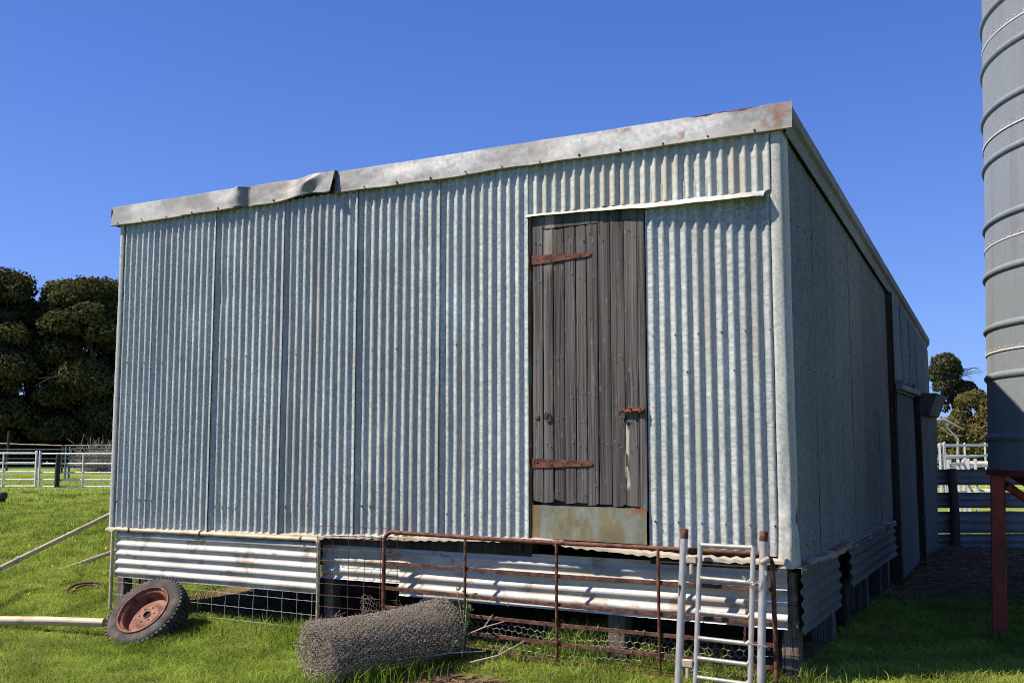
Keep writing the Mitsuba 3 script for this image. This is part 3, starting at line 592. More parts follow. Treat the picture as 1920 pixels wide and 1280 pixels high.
# ================================================================== clad gate at the left
cg = thing('clad_gate', 'cream pipe-framed gate clad in corrugated iron, below the left end of the shed wall', 'gate')
mb = MB(); arc = lambda cx, cz, r, a0, a1: [(cx + r * math.cos(a), -0.055, cz + r * math.sin(a)) for a in np.linspace(a0, a1, 7)]
tube(mb, [(0.092, -0.055, -0.03), (0.090, -0.055, 0.3), (0.088, -0.055, 0.62)] + arc(0.128, 0.655, 0.04, math.pi, math.pi / 2) + [(0.8, -0.055, 0.698), (1.6, -0.055, 0.700), (2.33, -0.055, 0.704)] + arc(2.355, 0.665, 0.04, math.pi / 2, 0) + [(2.396, -0.055, 0.4), (2.398, -0.055, -0.03)], 0.0155, 12)
obj('frame', mb, 'mat_pipe', cg, smooth=40)
obj('sheet', corrugated((0.112, -0.042, 0.282), Z3, X3, -Y3, 0.395, 2.262, 0.0788, 0.019, phase=2.6, tilt=-0.004, nv=60, bow=0.006, extra=lambda u, v: 0.0 * u), 'mat_skirt', cg, smooth=True)
zs = [0.24, 0.135, 0.03]; P0 = [(0.10, -0.055, z) for z in zs]; P1 = [(2.39, -0.055, z - 0.012) for z in zs]
xv = np.arange(0.24, 2.39, 0.15); P0 += [(x, -0.0575, -0.03) for x in xv]; P1 += [(x + 0.004, -0.0575, 0.30) for x in xv]
obj('wire_mesh', segs(P0, P1, 0.0022, 5), 'mat_wire', cg)
tw = MB()
for x in (0.30, 1.14, 2.22):
    for k in range(3): tube(tw, [(x + 0.006 * k + 0.019 * math.cos(a) * 0.3, -0.055 + 0.02 * math.cos(a), 0.700 + 0.021 * math.sin(a)) for a in np.linspace(0, 6.28, 10)], 0.002, 4, False)
    tube(tw, [(x, -0.076, 0.69), (x + 0.01, -0.075, 0.66), (x - 0.01, -0.074, 0.645), (x + .02, -.08, .63)], 0.002, 4)
obj('tie_wire', tw, 'mat_rust_dark', cg)

# ================================================================== rusty mesh panel
P0, P1 = [], []
for k in range(6): x = 2.395 + 0.152 * k; P0.append((x, -0.078 + 0.01 * math.sin(k), -0.04)); P1.append((x + 0.002, -0.075, 0.812 + 0.003 * k))
for z in (0.812, 0.722, 0.638, 0.55, 0.462, 0.375, 0.287, 0.2, 0.11, 0.02): P0.append((2.395, -0.0752, z)); P1.append((3.157, -0.0752, z + 0.006))
obj('mesh_panel', segs(P0, P1, 0.0026, 5), 'mat_rust_dark', label='rusty square wire mesh panel between the clad gate and the long rusty gate', category='wire panel')

# ================================================================== long rusty gate
rgk = thing('rusty_gate', 'long rusty red six-rail farm gate along the foot of the shed below the door', 'gate')
mb = MB(); yg = -0.10
xs = np.linspace(3.10, 5.86, 14)
arc2 = lambda cx, cz, r, a0, a1: [(cx + r * math.cos(a), yg, cz + r * math.sin(a)) for a in np.linspace(a0, a1, 7)]
tube(mb, [(3.052, yg, -0.12), (3.05, yg, 0.3), (3.048, yg, 0.68)] + arc2(3.128, 0.715, 0.08, math.pi, math.pi / 2) + [(x, yg + 0.004 * math.sin(x * 3), 0.794 - 0.012 * min(1, (x - 3.1)) - 0.003 * (x - 3.1)) for x in xs[1:]] + arc2(5.87, 0.70, 0.075, math.pi / 2, 0) + [(5.946, yg, 0.5), (5.95, yg, 0.2), (5.952, yg, -0.12)], 0.0150, 12)
obj('frame', mb, 'mat_rust', rgk, smooth=40)
for z0, z1 in ((0.566, 0.560), (0.384, 0.355), (0.245, 0.228), (0.130, 0.095), (0.022, -0.03)):
    mb = MB(); n = 10; xx = np.linspace(3.065, 5.935, n)
    for a in range(n - 1):
        t0, t1 = a / (n - 1), (a + 1) / (n - 1); sag = lambda t: -0.006 * math.sin(math.pi * t)
        bar(mb, (xx[a], yg, z0 + (z1 - z0) * t0 + sag(t0)), (xx[a + 1] + 0.001, yg, z0 + (z1 - z0) * t1 + sag(t1)), 0.012, 0.026, 0.002)
    obj('rail', mb, 'mat_rust_dark', rgk)
for x in (3.762, 4.484, 5.212):
    mb = MB(); tube(mb, [(x, yg - 0.014, -0.06), (x + 0.003 * math.sin(x), yg - 0.014, 0.4), (x - 0.004, yg - 0.008, 0.772)], 0.0105, 10); obj('bar', mb, 'mat_rust', rgk, smooth=40)
def hexnet(w, h, cell, fn, r, jit=0.0, drop=0.0, sides=3):
    a = cell / 2; rows = int(h / (cell * 0.75)); cols = int(w / cell); P, Q = [], []
    for i in range(rows):
        for j in range(cols):
            x0 = j * cell + (i % 2) * a; y0 = i * cell * 0.75
            pts = [(x0, y0), (x0 + a, y0 + cell * 0.25), (x0 + cell, y0)]
            P += [pts[0], pts[1], pts[0]]; Q += [pts[1], pts[2], (x0, y0 - cell * 0.5)]
    P, Q = np.array(P), np.array(Q)
    if jit:
        q = lambda A: A + jit * (np.stack([meshkit.noise(np.stack([A[:, 0] * 31, A[:, 1] * 31, 0 * A[:, 0]], -1), 3), meshkit.noise(np.stack([A[:, 0] * 31, A[:, 1] * 31, 0 * A[:, 0]], -1), 4)], -1) - 0.5)
        P, Q = q(P), q(Q)
    if drop: k = rng.random(len(P)) > drop; P, Q = P[k], Q[k]
    return segs(fn(P), fn(Q), r, sides)
obj('netting', hexnet(2.2, 0.24, 0.05, lambda A: np.stack([3.7 + A[:, 0], -0.085 + 0.01 * np.sin(A[:, 0] * 9), 0.03 + A[:, 1] + 0.015 * np.sin(A[:, 0] * 6)], -1), 0.0011, 0.012, 0.05, 4), 'mat_wire', rgk, label='scrap of hexagonal wire netting tied to the gate')
mb = MB()
for x, z in ((4.10, 0.345), (4.78, 0.235), (5.02, 0.108), (4.62, 0.10), (4.80, 0.10), (5.10, 0.23), (5.5, 0.35)):
    tube(mb, [(x + 0.002 * math.sin(3 * a), yg + 0.012 * math.cos(a), z + 0.02 * math.sin(a)) for a in np.linspace(0, 6.28, 10)], 0.0018, 4, False)
obj('tie_wire', mb, 'mat_wire', rgk)

# ================================================================== galvanised yard gate leaning in front
yl = thing('yard_gate', 'galvanised ladder-like yard gate between two rusty-capped posts, leaning on the rusty gate', 'gate')
def ly(z): return -0.075 - 0.165 * (0.92 - z) / 0.92 - 0.065            # leaning away from the camera towards its top
def ptop(x, z): return (x, ly(z), z)
for x, zt in ((5.40, 0.895), (5.905, 0.900)):
    mb = MB(); tube(mb, [ptop(x, -0.14), ptop(x, 0.4), ptop(x, zt)], 0.0245, 20); p = obj('post', mb, 'mat_steel', yl, smooth=40)
    mb = MB(); tube(mb, [ptop(x, zt - 0.045), ptop(x, zt + 0.012)], 0.0262, 20); tube(mb, [ptop(x, zt + .012), ptop(x, zt + .017)], [0.0262, 0.02], 20); obj('cap', mb, 'mat_rust', p, smooth=40)
for x in (5.507, 5.842):
    mb = MB(); tube(mb, [ptop(x, -0.07), ptop(x, 0.822)], 0.0165, 16); obj('stile', mb, 'mat_steel', yl, smooth=40)
wl_ = MB()
for k, z in enumerate((0.815, 0.615, 0.415, 0.262, 0.145, 0.035)):
    mb = MB(); tube(mb, [ptop(5.520 if k else 5.512, z), ptop(5.830 if k else 5.838, z - 0.006 * (k > 0))], 0.0135 if k else 0.0155, 14); obj('rung', mb, 'mat_steel', yl, smooth=40)
    for x in (5.5225, 5.8265):
        c = np.array(ptop(x, z)); v, f = lathe([(0.0001, -0.006), (0.016, -0.004), (0.0175, 0.0), (0.016, 0.004), (0.0001, 0.006)], 12, axis_frame=[Y3, Z3, X3], origin=c); wl_.add(v, f)
obj('weld', wl_, 'mat_weld', yl, smooth=40)
for z in (0.70, 0.085):
    mb = MB(); c = np.array(ptop(5.453, z)); box(mb, 5.425, 5.490, c[1] - 0.018, c[1] + 0.012, z + 0.004, z + 0.05, 0.004); tube(mb, [(5.455, c[1], z - 0.062), (5.455, c[1], z + 0.002)], 0.0145, 12); obj('hinge', mb, 'mat_weld', yl, smooth=40)
mb = MB(); box(mb, 5.386, 5.396, ly(0.56) - 0.034, ly(0.56) - 0.024, 0.50, 0.575, 0.003); obj('lug', mb, 'mat_rust', yl)
mb = MB(); tube(mb, [ptop(5.93, 0.74), (5.94, ly(0.74) - 0.03, 0.755), (5.905, ly(0.74) - 0.06, 0.73)], 0.018, 10); tube(mb, [(5.925, ly(.7) - .02, .75), (5.928, ly(.7) - .02, .66)], 0.008, 8); obj('latch', mb, 'mat_weld', yl, smooth=40)
def chain(pts, r=0.0025, ln=0.020):
    mb = MB(); p = np.asarray(pts, float); s = np.r_[0, np.cumsum(np.linalg.norm(np.diff(p, axis=0), axis=1))]; n = int(s[-1] / (ln * 0.85))
    for k in range(n):
        c = np.array([np.interp((k + 0.5) / n * s[-1], s, p[:, i]) for i in range(3)]); c2 = np.array([np.interp((k + 0.6) / n * s[-1], s, p[:, i]) for i in range(3)])
        a, b, d = frame_of(c2 - c); w = a if k % 2 else b
        tube(mb, [c + ln / 2 * math.cos(t) * d + ln * 0.32 * math.sin(t) * w for t in np.linspace(0, 2 * math.pi, 9)], r, 5, False)
    return mb
sag = [(5.79 + 0.13 * t, ly(0.62) - 0.03 - 0.02 * math.sin(3.14 * t), 0.645 - 0.035 * math.sin(3.14 * t)) for t in np.linspace(0, 1, 12)]
obj('chain', chain(sag), 'mat_steel', yl, smooth=40); obj('chain', chain([(5.806, ly(0.5) + 0.02, 0.545), (5.806, ly(0.4), 0.4), (5.803, ly(.27) - 0.01, 0.26)]), 'mat_rust_dark', yl, smooth=40)
mb = MB(); tube(mb, [(5.842 + 0.046 * math.cos(a) + 0.03, ly(0.262) + 0.03 * math.sin(a) - 0.004, 0.262 + 0.004 * math.sin(2 * a)) for a in np.linspace(0, 12.5, 30)], 0.0022, 5); tube(mb, [(5.92, ly(.26) - .03, .262), (5.945, ly(.26) - .04, .255), (5.96, ly(.26) - .02, .235)], 0.0022, 5)
obj('tie_wire', mb, 'mat_wire', yl)

# ================================================================== wheel leaning at the left
wh = thing('spare_wheel', 'old black tyre on a rusty red wheel rim, leaning back against the clad gate', 'wheel')
n_ = np.array([0.042, -0.707, 0.705]); n_ /= np.linalg.norm(n_); up_ = Z3 - n_ * n_[2]; up_ /= np.linalg.norm(up_); rt_ = np.cross(up_, n_); AF = [rt_, up_, n_]
WC = np.array([0.94, -0.46, 0.118])                                     # centre of the outer face
R_ = 0.335
prof = [(0.222, -0.035), (0.222, -0.012), (0.232, -0.002), (0.25, 0.002), (0.275, 0.006), (0.298, 0.002), (0.312, -0.008), (0.322, -0.02), (0.327, -0.032), (0.329, -0.055), (0.330, -0.09), (0.329, -0.13), (0.322, -0.155), (0.30, -0.172), (0.26, -0.176), (0.222, -0.165), (0.222, -0.035)]
mb = MB(); mb.add(*lathe(prof, 96, AF, WC))
for k in range(52):
    a = 2 * math.pi * k / 52
    for s, (h0, h1) in enumerate(((-0.012, -0.062), (-0.068, -0.110), (-0.116, -0.165))):
        aa = a + (0.06 if s == 1 else 0); rr = 0.333 - (0.008 if s != 1 else 0); e = np.array([math.cos(aa), math.sin(aa), 0]); tnv = np.array([-math.sin(aa), math.cos(aa), 0])
        v, f = cbox_arrays((0.022, 0.026, h0 - h1), 0.003)
        loc = (rr * e)[None] + v[:, :1] * e + v[:, 1:2] * tnv + np.array([0, 0, (h0 + h1) / 2])[None] + v[:, 2:] * np.array([0, 0, 1])
        mb.add(WC + loc @ np.array(AF), f)
ty = obj('tyre', mb, 'mat_tyre', wh, smooth=40)
prof = [(0.226, -0.002), (0.222, 0.006), (0.214, 0.007), (0.208, 0.0), (0.204, -0.016), (0.192, -0.022), (0.186, -0.03), (0.182, -0.075), (0.172, -0.088), (0.150, -0.092), (0.125, -0.086), (0.105, -0.075), (0.09, -0.070), (0.056, -0.069), (0.036, -0.069), (0.034, -0.062), (0.030, -0.062), (0.030, -0.11)]
prof = prof + [(r + 0.0 if k == 0 else max(r, 0.03), h - 0.006) for k, (r, h) in enumerate(prof[::-1])]
mb = MB(); mb.add(*lathe(prof, 64, AF, WC)); rim = obj('rim', mb, 'mat_rim', wh, smooth=40)
mb = MB()
for k in range(6):
    a = 2 * math.pi * k / 6 + 0.3
    for r0, s in ((0.068, 0.009), (0.125, 0.0)):
        if s: v, f = lathe([(s * 1.0, -0.002), (s, 0.0015), (0.0001, 0.0015)], 6); mb.add(WC + (v + [r0 * math.cos(a), r0 * math.sin(a), -0.0685]) @ np.array(AF), f)
obj('stud_hole', mb, 'mat_inside', rim)
mb = MB(); v, f = lathe([(0.031, -0.078), (0.0001, -0.078)], 20); mb.add(WC + v @ np.array(AF), f); obj('hub_hole', mb, 'mat_inside', rim)

# ================================================================== roll of wire netting
rl = thing('netting_roll', 'weathered brown roll of wire netting full of dry grass, lying before the mesh panel', 'roll')
A0, A1 = np.array([3.30, -1.20, 0.125]), np.array([3.66, -0.16, 0.165]); ax = (A1 - A0); LR = np.linalg.norm(ax); ax /= LR; ea, eb, _ = frame_of(ax)
RR = lambda th, s, k: (0.195 - 0.022 * k) * (1 + 0.05 * np.sin(th * 2 + 1) + 0.07 * (meshkit.fbm(np.stack([np.cos(th) * 1.5, np.sin(th) * 1.5, s * 3 + k], -1), 3) - 0.5)) * (1 + 0.06 * np.cos(s / LR * 6.28))
def rollfn(k):
    def fn(A):
        th = A[:, 0] / 0.185 + 0.7 * k + 0.3 * np.sin(A[:, 1] * 2); s = A[:, 1]; r = RR(th, s, k) + 0.012 * (meshkit.noise(np.stack([A[:, 0] * 40, A[:, 1] * 40, 0 * s + k], -1)) - 0.5)
        return A0 + s[:, None] * ax + r[:, None] * (np.cos(th)[:, None] * ea + np.sin(th)[:, None] * eb)
    return fn
for k in range(4):
    v, f = hexnet(1.21, LR, (0.032, 0.034, 0.036, 0.04)[k], rollfn(k), 0.0017, 0.014, 0.03)
    obj('netting', (v, f), 'mat_netting', rl)
mb = MB(); tt = np.linspace(0, 1, 24); prof = [(RR(np.zeros(1), np.array([t * LR]), 4)[0] * 0.95, t * LR) for t in tt]
v, f = lathe([(0.0001, 0.10)] + [(0.045, 0.09)] + [(0.085, 0.08)] + [(r, max(h, 0.05)) for r, h in prof] + [(0.06, LR - 0.01), (0.0001, LR - 0.03)], 40, [ea, eb, ax], A0)
v += 0.02 * (np.stack([meshkit.fbm(v * 22, 3, s) for s in (1, 2, 3)], -1) - 0.5)
obj('core', (v, f), 'mat_hay', rl, smooth=True)
n = 4200; th = rng.uniform(0, 6.28, n); s = np.where(np.arange(n) < 1500, rng.uniform(-0.01, 0.07, n), rng.uniform(0, LR, n)); r = RR(th, s, 0) - np.where(np.arange(n) < 1500, rng.uniform(0.0, 0.17, n), rng.uniform(0.004, 0.03, n))
P = A0 + s[:, None] * ax + r[:, None] * (np.cos(th)[:, None] * ea + np.sin(th)[:, None] * eb)
dd = rng.normal(0, 0.018, (n, 3)) + 0.012 * (np.cos(th)[:, None] * ea + np.sin(th)[:, None] * eb); obj('dry_grass', segs(P, P + dd, 0.0011, 3), 'mat_netting', rl, kind='stuff')
sp = MB()
for q in range(9): c0 = rng.uniform(0, 6.28); rr_ = rng.uniform(0.03, 0.18); tube(sp, [A0 + ax * rng.uniform(-0.02, 0.03) + (rr_ + 0.004 * t) * (math.cos(c0 + t * 0.5) * ea + math.sin(c0 + t * 0.5) * eb) + 0.006 * rng.normal(0, 1, 3) for t in range(9)], 0.0016, 4)
for q in range(26): th_ = rng.uniform(0.2, 3.0); s_ = rng.uniform(0, LR); p_ = A0 + ax * s_ + 0.19 * (math.cos(th_) * ea + math.sin(th_) * eb); e_ = math.cos(th_) * ea + math.sin(th_) * eb; tube(sp, [p_, p_ + e_ * 0.02 + ax * rng.normal(0, .02), p_ + e_ * rng.uniform(0.03, 0.07) + ax * rng.normal(0, .05)], 0.0014, 4)
obj('loose_wire', sp, 'mat_netting', rl)
# the loose end that springs up at both ends
loose = lambda A: np.stack([3.0 + 0.5 * A[:, 0] + 0.1 * A[:, 1], -0.30 - 0.10 * np.sin(A[:, 0] * 5) - 0.2 * A[:, 1], 0.10 + 0.9 * A[:, 1] + 0.05 * np.sin(A[:, 0] * 7)], -1)
obj('loose_netting', hexnet(1.4, 0.30, 0.042, loose, 0.0011, 0.02, 0.12), 'mat_netting', rl)

# ================================================================== pipes, pole and hoop on the grass at the left
def pipe(name, pts, r, label, cat, coupling=None, mat='mat_pipe'):
    k = thing(name, label, cat); mb = MB(); tube(mb, pts, r, 14); obj('tube', mb, mat, k, smooth=40)
    if coupling is not None:
        p, d = coupling; mb = MB(); tube(mb, [p - d * 0.03, p - d * 0.028, p + d * 0.028, p + d * 0.03], [r + 0.001, r + 0.007, r + 0.007, r + 0.001], 14); obj('coupling', mb, mat, k, smooth=40)
a, b = np.array([-0.87, -1.42, 0.01]), np.array([-2.95, 3.60, 0.945]); d = (b - a) / np.linalg.norm(b - a)
cpl = np.array([-1.437, -0.052, 0.265]); t = (cpl - a) @ d; t += 0.28; pipe('water_pipe', [a, a + d * 2, b], 0.026, 'long cream pipe with a coupling, sloping up from the grass to behind the shed', 'pipe', (a + d * t, d))
pk = thing('pipe_stake', 'short timber stake holding the raised end of the cream pipe behind the shed', 'stake'); mb = MB(); box(mb, -2.90, -2.82, 3.38, 3.46, -0.1, 1.0, 0.006); obj('post', mb, 'mat_timber', pk)
pipe('short_pipe', [(-2.60, 1.52, 0.0), (-2.95, 2.50, 0.09), (-3.3, 3.5, 0.17)], 0.025, 'shorter cream pipe half sunk in the grass beyond the long one', 'pipe')
pole = MB(); tube(pole, [(0.60, -0.545, 0.0), (0.1, -0.72, 0.0), (-0.7, -0.99, -0.02), (-1.7, -1.34, -0.01)], [0.034, 0.036, 0.038, 0.040], 12)
obj('ground_pole', pole, 'mat_pipe', smooth=40, label='thick pale pole lying flat in the grass left of the wheel', category='pole')
mb = MB(); hc = np.array([-0.80, 0.40, 0.035]); hn = np.array([0.2, -0.35, 0.92]); ha, hb, _ = frame_of(hn)
tube(mb, [hc + 0.17 * (math.cos(t) * ha + math.sin(t) * hb) * (1 + 0.05 * math.sin(3 * t)) for t in np.linspace(0, 2 * math.pi, 30)], 0.012, 8, False); tube(mb, [hc + 0.12 * (math.cos(t) * ha + math.sin(t) * hb) for t in np.linspace(0.5, 3.9, 16)], 0.010, 8)
obj('iron_hoop', mb, 'mat_rust_dark', smooth=40, label='rusty iron hoop half buried in the grass beside the left stump', category='hoop')

# ================================================================== silo on the right
SC = np.array([8.495, 2.96]); SR = 1.48
silo_tilt = T().translate([7.05, 2.9, 1.2]).rotate([-0.469, 0.883, 0], 1.95).translate([-7.05, -2.9, -1.2])   # it leans a little
silo = thing('silo', 'tall grey ribbed metal silo standing on red steel legs beside the shed', 'silo')
def sz(py): return 1.45 + (831 - py) / 1883 * 8.42
seams = [sz(878), sz(669), sz(474), sz(277), sz(90), sz(90) + 0.87, sz(90) + 1.74]
ribs = [sz(p) for p in (821, 712, 624, 525, 431, 317, 225, 129, 37)] + [sz(37) + 0.42, sz(37) + 0.86, sz(37) + 1.28]
def ribprof(z0, z1, inset):
    zs = np.unique(np.concatenate([np.linspace(z0, z1, 14)] + [r + np.linspace(-0.045, 0.045, 13) for r in ribs if z0 < r < z1]))
    r = SR - inset + 0 * zs
    for q in ribs: r = r + 0.022 * np.clip(1 - ((zs - q) / 0.030) ** 2, 0, 1) ** 0.8
    return np.stack([r, zs], -1)
for k in range(len(seams) - 1):
    pr = ribprof(seams[k] - (0.01 if k else 0), seams[k + 1], 0.0 if k % 2 else 0.003); v, f = lathe(pr, 180, origin=(SC[0], SC[1], 0))
    obj('sheet_ring', (v, f), 'mat_silo', silo, smooth=45)
mb = MB()
for z in seams[1:-1]:
    v, f = lathe([(SR + 0.002, z - 0.008), (SR + 0.006, z - 0.006), (SR + 0.006, z + 0.006), (SR + 0.002, z + 0.008)], 180, origin=(SC[0], SC[1], 0)); mb.add(v, f)
    for a in np.arange(0, 2 * math.pi, 2 * math.pi / 90):
        e = np.array([math.cos(a), math.sin(a), 0]); vv, ff = lathe([(0.007, 0), (0.006, 0.005), (0.0001, 0.006)], 6); a1, b1, d1 = frame_of(e)
        mb.add(np.array([SC[0], SC[1], z + 0.022]) + e * (SR + 0.001) + vv[:, :1] * a1 + vv[:, 1:2] * b1 + vv[:, 2:] * d1, ff)
obj('bolted_seam', mb, 'mat_bead', silo, smooth=40)
v, f = lathe([(SR + 0.05, seams[-1]), (0.3, seams[-1] + 0.75), (0.25, seams[-1] + 0.85), (0.0001, seams[-1] + 0.88)], 90, origin=(SC[0], SC[1], 0)); obj('roof', (v, f), 'mat_silo', silo, smooth=40)
v, f = lathe([(SR - 0.02, seams[0] + 0.02), (SR - 0.12, seams[0] - 0.03), (0.16, seams[0] - 0.86), (0.16, seams[0] - 0.98)], 90, origin=(SC[0], SC[1], 0)); obj('hopper', (v, f), 'mat_red', silo, smooth=40)
v, f = lathe([(SR - 0.01, seams[0] - 0.045), (SR + 0.012, seams[0] - 0.045), (SR + 0.012, seams[0] - 0.004), (SR - 0.01, seams[0] - 0.004), (SR - 0.01, seams[0] - 0.045)], 120, origin=(SC[0], SC[1], 0)); obj('base_ring', (v, f), 'mat_red', silo, smooth=40)
for sx in (-1, 1):
    for yy in (-0.60, 0.60):
        x, y = SC[0] + sx * 1.41 - 0.045 * yy, SC[1] + yy; mb = MB(); box(mb, x - 0.052, x + 0.052, y - 0.052, y + 0.052, -0.02, seams[0] - 0.047, 0.008); lg = obj('leg', mb, 'mat_red', silo)
        mb = MB(); box(mb, x - 0.11, x + 0.11, y - 0.11, y + 0.11, -0.03, 0.0, 0.004); obj('foot', mb, 'mat_rust_dark', lg)
        mb = MB(); bar(mb, (x - sx * 0.06, y, seams[0] - 0.12), (x - sx * 0.72, y * 0.5 + SC[1] * 0.5, seams[0] - 0.60), 0.05, 0.05, 0.004); obj('brace', mb, 'mat_red', lg)

for k in list(scene):
    if k.startswith('silo__'): scene[k]['to_world'] = silo_tilt
# ================================================================== corrugated rail fence behind
def place_line(p, d): p, d = np.array(p, float), np.array(d, float); d /= np.linalg.norm(d); return lambda s, off, z: np.array([p[0] + d[0] * s - d[1] * -off, p[1] + d[1] * s - d[0] * off, z])
cf = thing('iron_rail_fence', 'low fence of four horizontal corrugated iron strips on timber posts behind the shed and silo', 'fence')
fp = np.array([5.80, 8.46]); fd = np.array([0.883, 0.469]); fnr = np.array([0.469, -0.883])
for z0, z1 in ((0.885, 1.10), (0.575, 0.785), (0.235, 0.53), (0.0, 0.23)):
    h = z1 - z0
    obj('strip', corrugated((fp[0], fp[1], z0), Z3, np.array([fd[0], fd[1], 0]), np.array([fnr[0], fnr[1], 0]), h, 7.0, h / 2.5, 0.024, phase=math.pi, nv=40, bow=0.006), 'mat_galv_shade', cf, smooth=True)
for s, off, zt in ((0.52, 0.07, 1.11), (0.30, -0.17, 1.16), (2.6, 0.07, 1.10), (4.8, 0.07, 1.1), (6.9, 0.07, 1.1)):
    c = fp + fd * s + fnr * off; mb = MB(); tube(mb, [(c[0], c[1], -0.1), (c[0] + 0.01, c[1], 0.5), (c[0] - 0.005, c[1], zt)], [0.065, 0.062, 0.058], 12); obj('post', mb, 'mat_timber_dark', cf, smooth=40)

# ================================================================== pipe-rail yards
def rail_panel(name, p, q, zs, label, cat, group, posts=(0, 1), r=0.027, mat='mat_yard', h=None, bars=(), oval=True):
    p, q = np.array(p, float), np.array(q, float); k = thing(name, label, cat, group); L_ = np.linalg.norm(q - p); d = (q - p) / L_
    for z in zs:
        mb = MB(); bar(mb, (*p, z), (*q, z), 0.03, 2.2 * r, 0.010); obj('rail', mb, mat, k)
    for t in posts:
        c = p + (q - p) * t; mb = MB(); box(mb, c[0] - 0.030, c[0] + 0.030, c[1] - 0.030, c[1] + 0.030, -0.1, h or max(zs) + 0.09, 0.006); obj('post', mb, mat, k)
    for t in bars:
        c = p + (q - p) * t; mb = MB(); box(mb, c[0] - 0.02, c[0] + 0.02, c[1] - 0.02, c[1] + 0.02, 0.0, max(zs), 0.004); obj('bar', mb, mat, k)
    return k
FZ = (1.13, 0.80, 0.50, 0.25, 0.03); gL = 'galvanised rail panels across the paddock'
o = np.array([-22.5, 16.1]); d1 = np.array([0.883, 0.469]); d2 = np.array([0.905, 0.425])
rail_panel('rail_panel', o - d1 * 3.2, o - d1 * 0.05, FZ, 'galvanised five-rail panel at the left edge of the photo, left of the paired steel posts', 'fence panel', gL, (0, 1), bars=(0.65,))
rail_panel('rail_panel', o + d2 * 0.07, o + d2 * 4.2, [z - 0.01 for z in FZ], 'galvanised five-rail panel between the paired steel posts and the shed', 'fence panel', gL, (0, 1), bars=(0.36,))
tp = o + d2 * 0.78; mb = MB(); tube(mb, [(tp[0], tp[1] - 0.1, -0.1), (tp[0], tp[1] - 0.1, 0.6), (tp[0] + 0.02, tp[1] - 0.1, 1.10)], [0.085, 0.08, 0.075], 12); obj('timber_post', mb, 'mat_timber_dark', smooth=40, label='dark round timber post standing in front of the galvanised rails', category='post')
b0 = np.array([-32.0, 19.0]); db = np.array([0.80, 0.60])
rail_panel('back_rail_panel', b0 - db * 4.0, b0 + db * 4.6, (1.22, 0.85, 0.48), 'grey rail panel in shade further back, left half of the second row', 'fence panel', 'second row of yard rails', (0, 0.5, 1), mat='mat_galv_shade')
rail_panel('back_rail_panel', b0 + db * 4.75, b0 + db * 12, (1.24, 0.88, 0.5), 'grey rail panel further back beside the shed, right half of the second row', 'fence panel', 'second row of yard rails', (0, 0.3, 1), mat='mat_galv_shade')
cl = thing('conduit_fence', 'thin pale pipe rail on dark stakes in front of the trees', 'fence'); mb = MB()
tube(mb, [(-44.3, 24.4, 1.25), (-40.8, 26.2, 1.5), (-37.3, 28.6, 1.36), (-33.5, 31.6, 1.37)], 0.03, 6); obj('rail', mb, 'mat_pipe', cl, smooth=40)
for c in ((-44.3, 24.4, 1.3), (-40.8, 26.2, 1.75), (-39.4, 27.0, 2.1), (-37.3, 28.6, 1.4), (-33.5, 31.6, 1.5)): mb = MB(); tube(mb, [(c[0], c[1], -0.1), (c[0] + 0.05, c[1], c[2])], 0.06, 6); obj('stake', mb, 'mat_timber_dark', cl)
tg = MB(); box(tg, -15.95, -15.35, 9.75, 9.95, 0.10, 0.26, 0.02); box(tg, -15.9, -15.8, 9.77, 9.93, -0.02, 0.1, .01); box(tg, -15.5, -15.4, 9.77, 9.93, -0.02, 0.1, .01); obj('feed_trough', tg, 'mat_tyre', label='low black trough in the grass at the left edge of the photo', category='trough')
# white yards at the right
gR = 'white rail panels of the sheep yards'
WZ = (1.38, 1.06, 0.75, 0.42)
def at(px, dep):   # lateral offset at a distance: a point on the ground
    R2 = np.array([0.883, 0.469]); F2 = np.array([-0.4694, 0.883]); return CAM[:2] + F2 * dep + R2 * (px - 960) / 1883 * dep
M['mat_white'] = principled((0.74, 0.75, 0.76), 0.45, 0.2)
for p, q, zs, po, lab in ((at(1700, 25), at(1764, 25), WZ, (0, 0.9, 1), 'white yard panel beside the far corner of the shed'),
                          (at(1766, 25), at(1860, 32), (1.40, 1.10, 0.8, 0.5), (0, 1), 'white yard panel running back behind the timber post'),
                          (at(1772, 21), at(1800, 22), (1.02, 0.72, 0.42), (0, 0.12, 0.66, 1), 'short white panel with close posts, in the middle of the yards'),
                          (at(1803, 22), at(1870, 21.5), (1.04, 0.80, 0.45, 0.2), (0, 0.1, 0.3), 'white yard panel that disappears behind the silo'),
                          (at(1690, 34), at(1880, 34), (1.40, 1.05, 0.7, 0.35), (0, 0.3, 0.6, 0.8, 1), 'farthest white yard panel in front of the bushes')):
    rail_panel('yard_fence', p, q, zs, lab, 'fence', gR, po, mat='mat_white', r=0.03)

# ================================================================== vegetation helpers
def leaf_cards(C, size, up_bias=0.3, seed=0, aspect=0.5, normals=None, jit=0.55):
    g = np.random.default_rng(seed); n = len(C); d = g.normal(0, 1, (n, 3)); d[:, 2] += up_bias
    e = g.normal(0, 1, (n, 3))
    if normals is not None:
        m = normals + g.normal(0, jit, (n, 3)); m /= np.linalg.norm(m, axis=1, keepdims=True); d -= m * (d * m).sum(1, keepdims=True); e = np.cross(m, d)
    d /= np.linalg.norm(d, axis=1, keepdims=True); e -= d * (e * d).sum(1, keepdims=True); e /= np.linalg.norm(e, axis=1, keepdims=True); s = np.broadcast_to(size, (n,))[:, None] * g.uniform(0.6, 1.3, (n, 1))
    v = np.stack([C - d * s * 0.5, C + e * s * aspect * 0.5, C + d * s * 0.5, C - e * s * aspect * 0.5], 1).reshape(-1, 3)
    f = (np.array([[0, 1, 2], [0, 2, 3]])[None] + (np.arange(n) * 4)[:, None, None]).reshape(-1, 3); return v, f
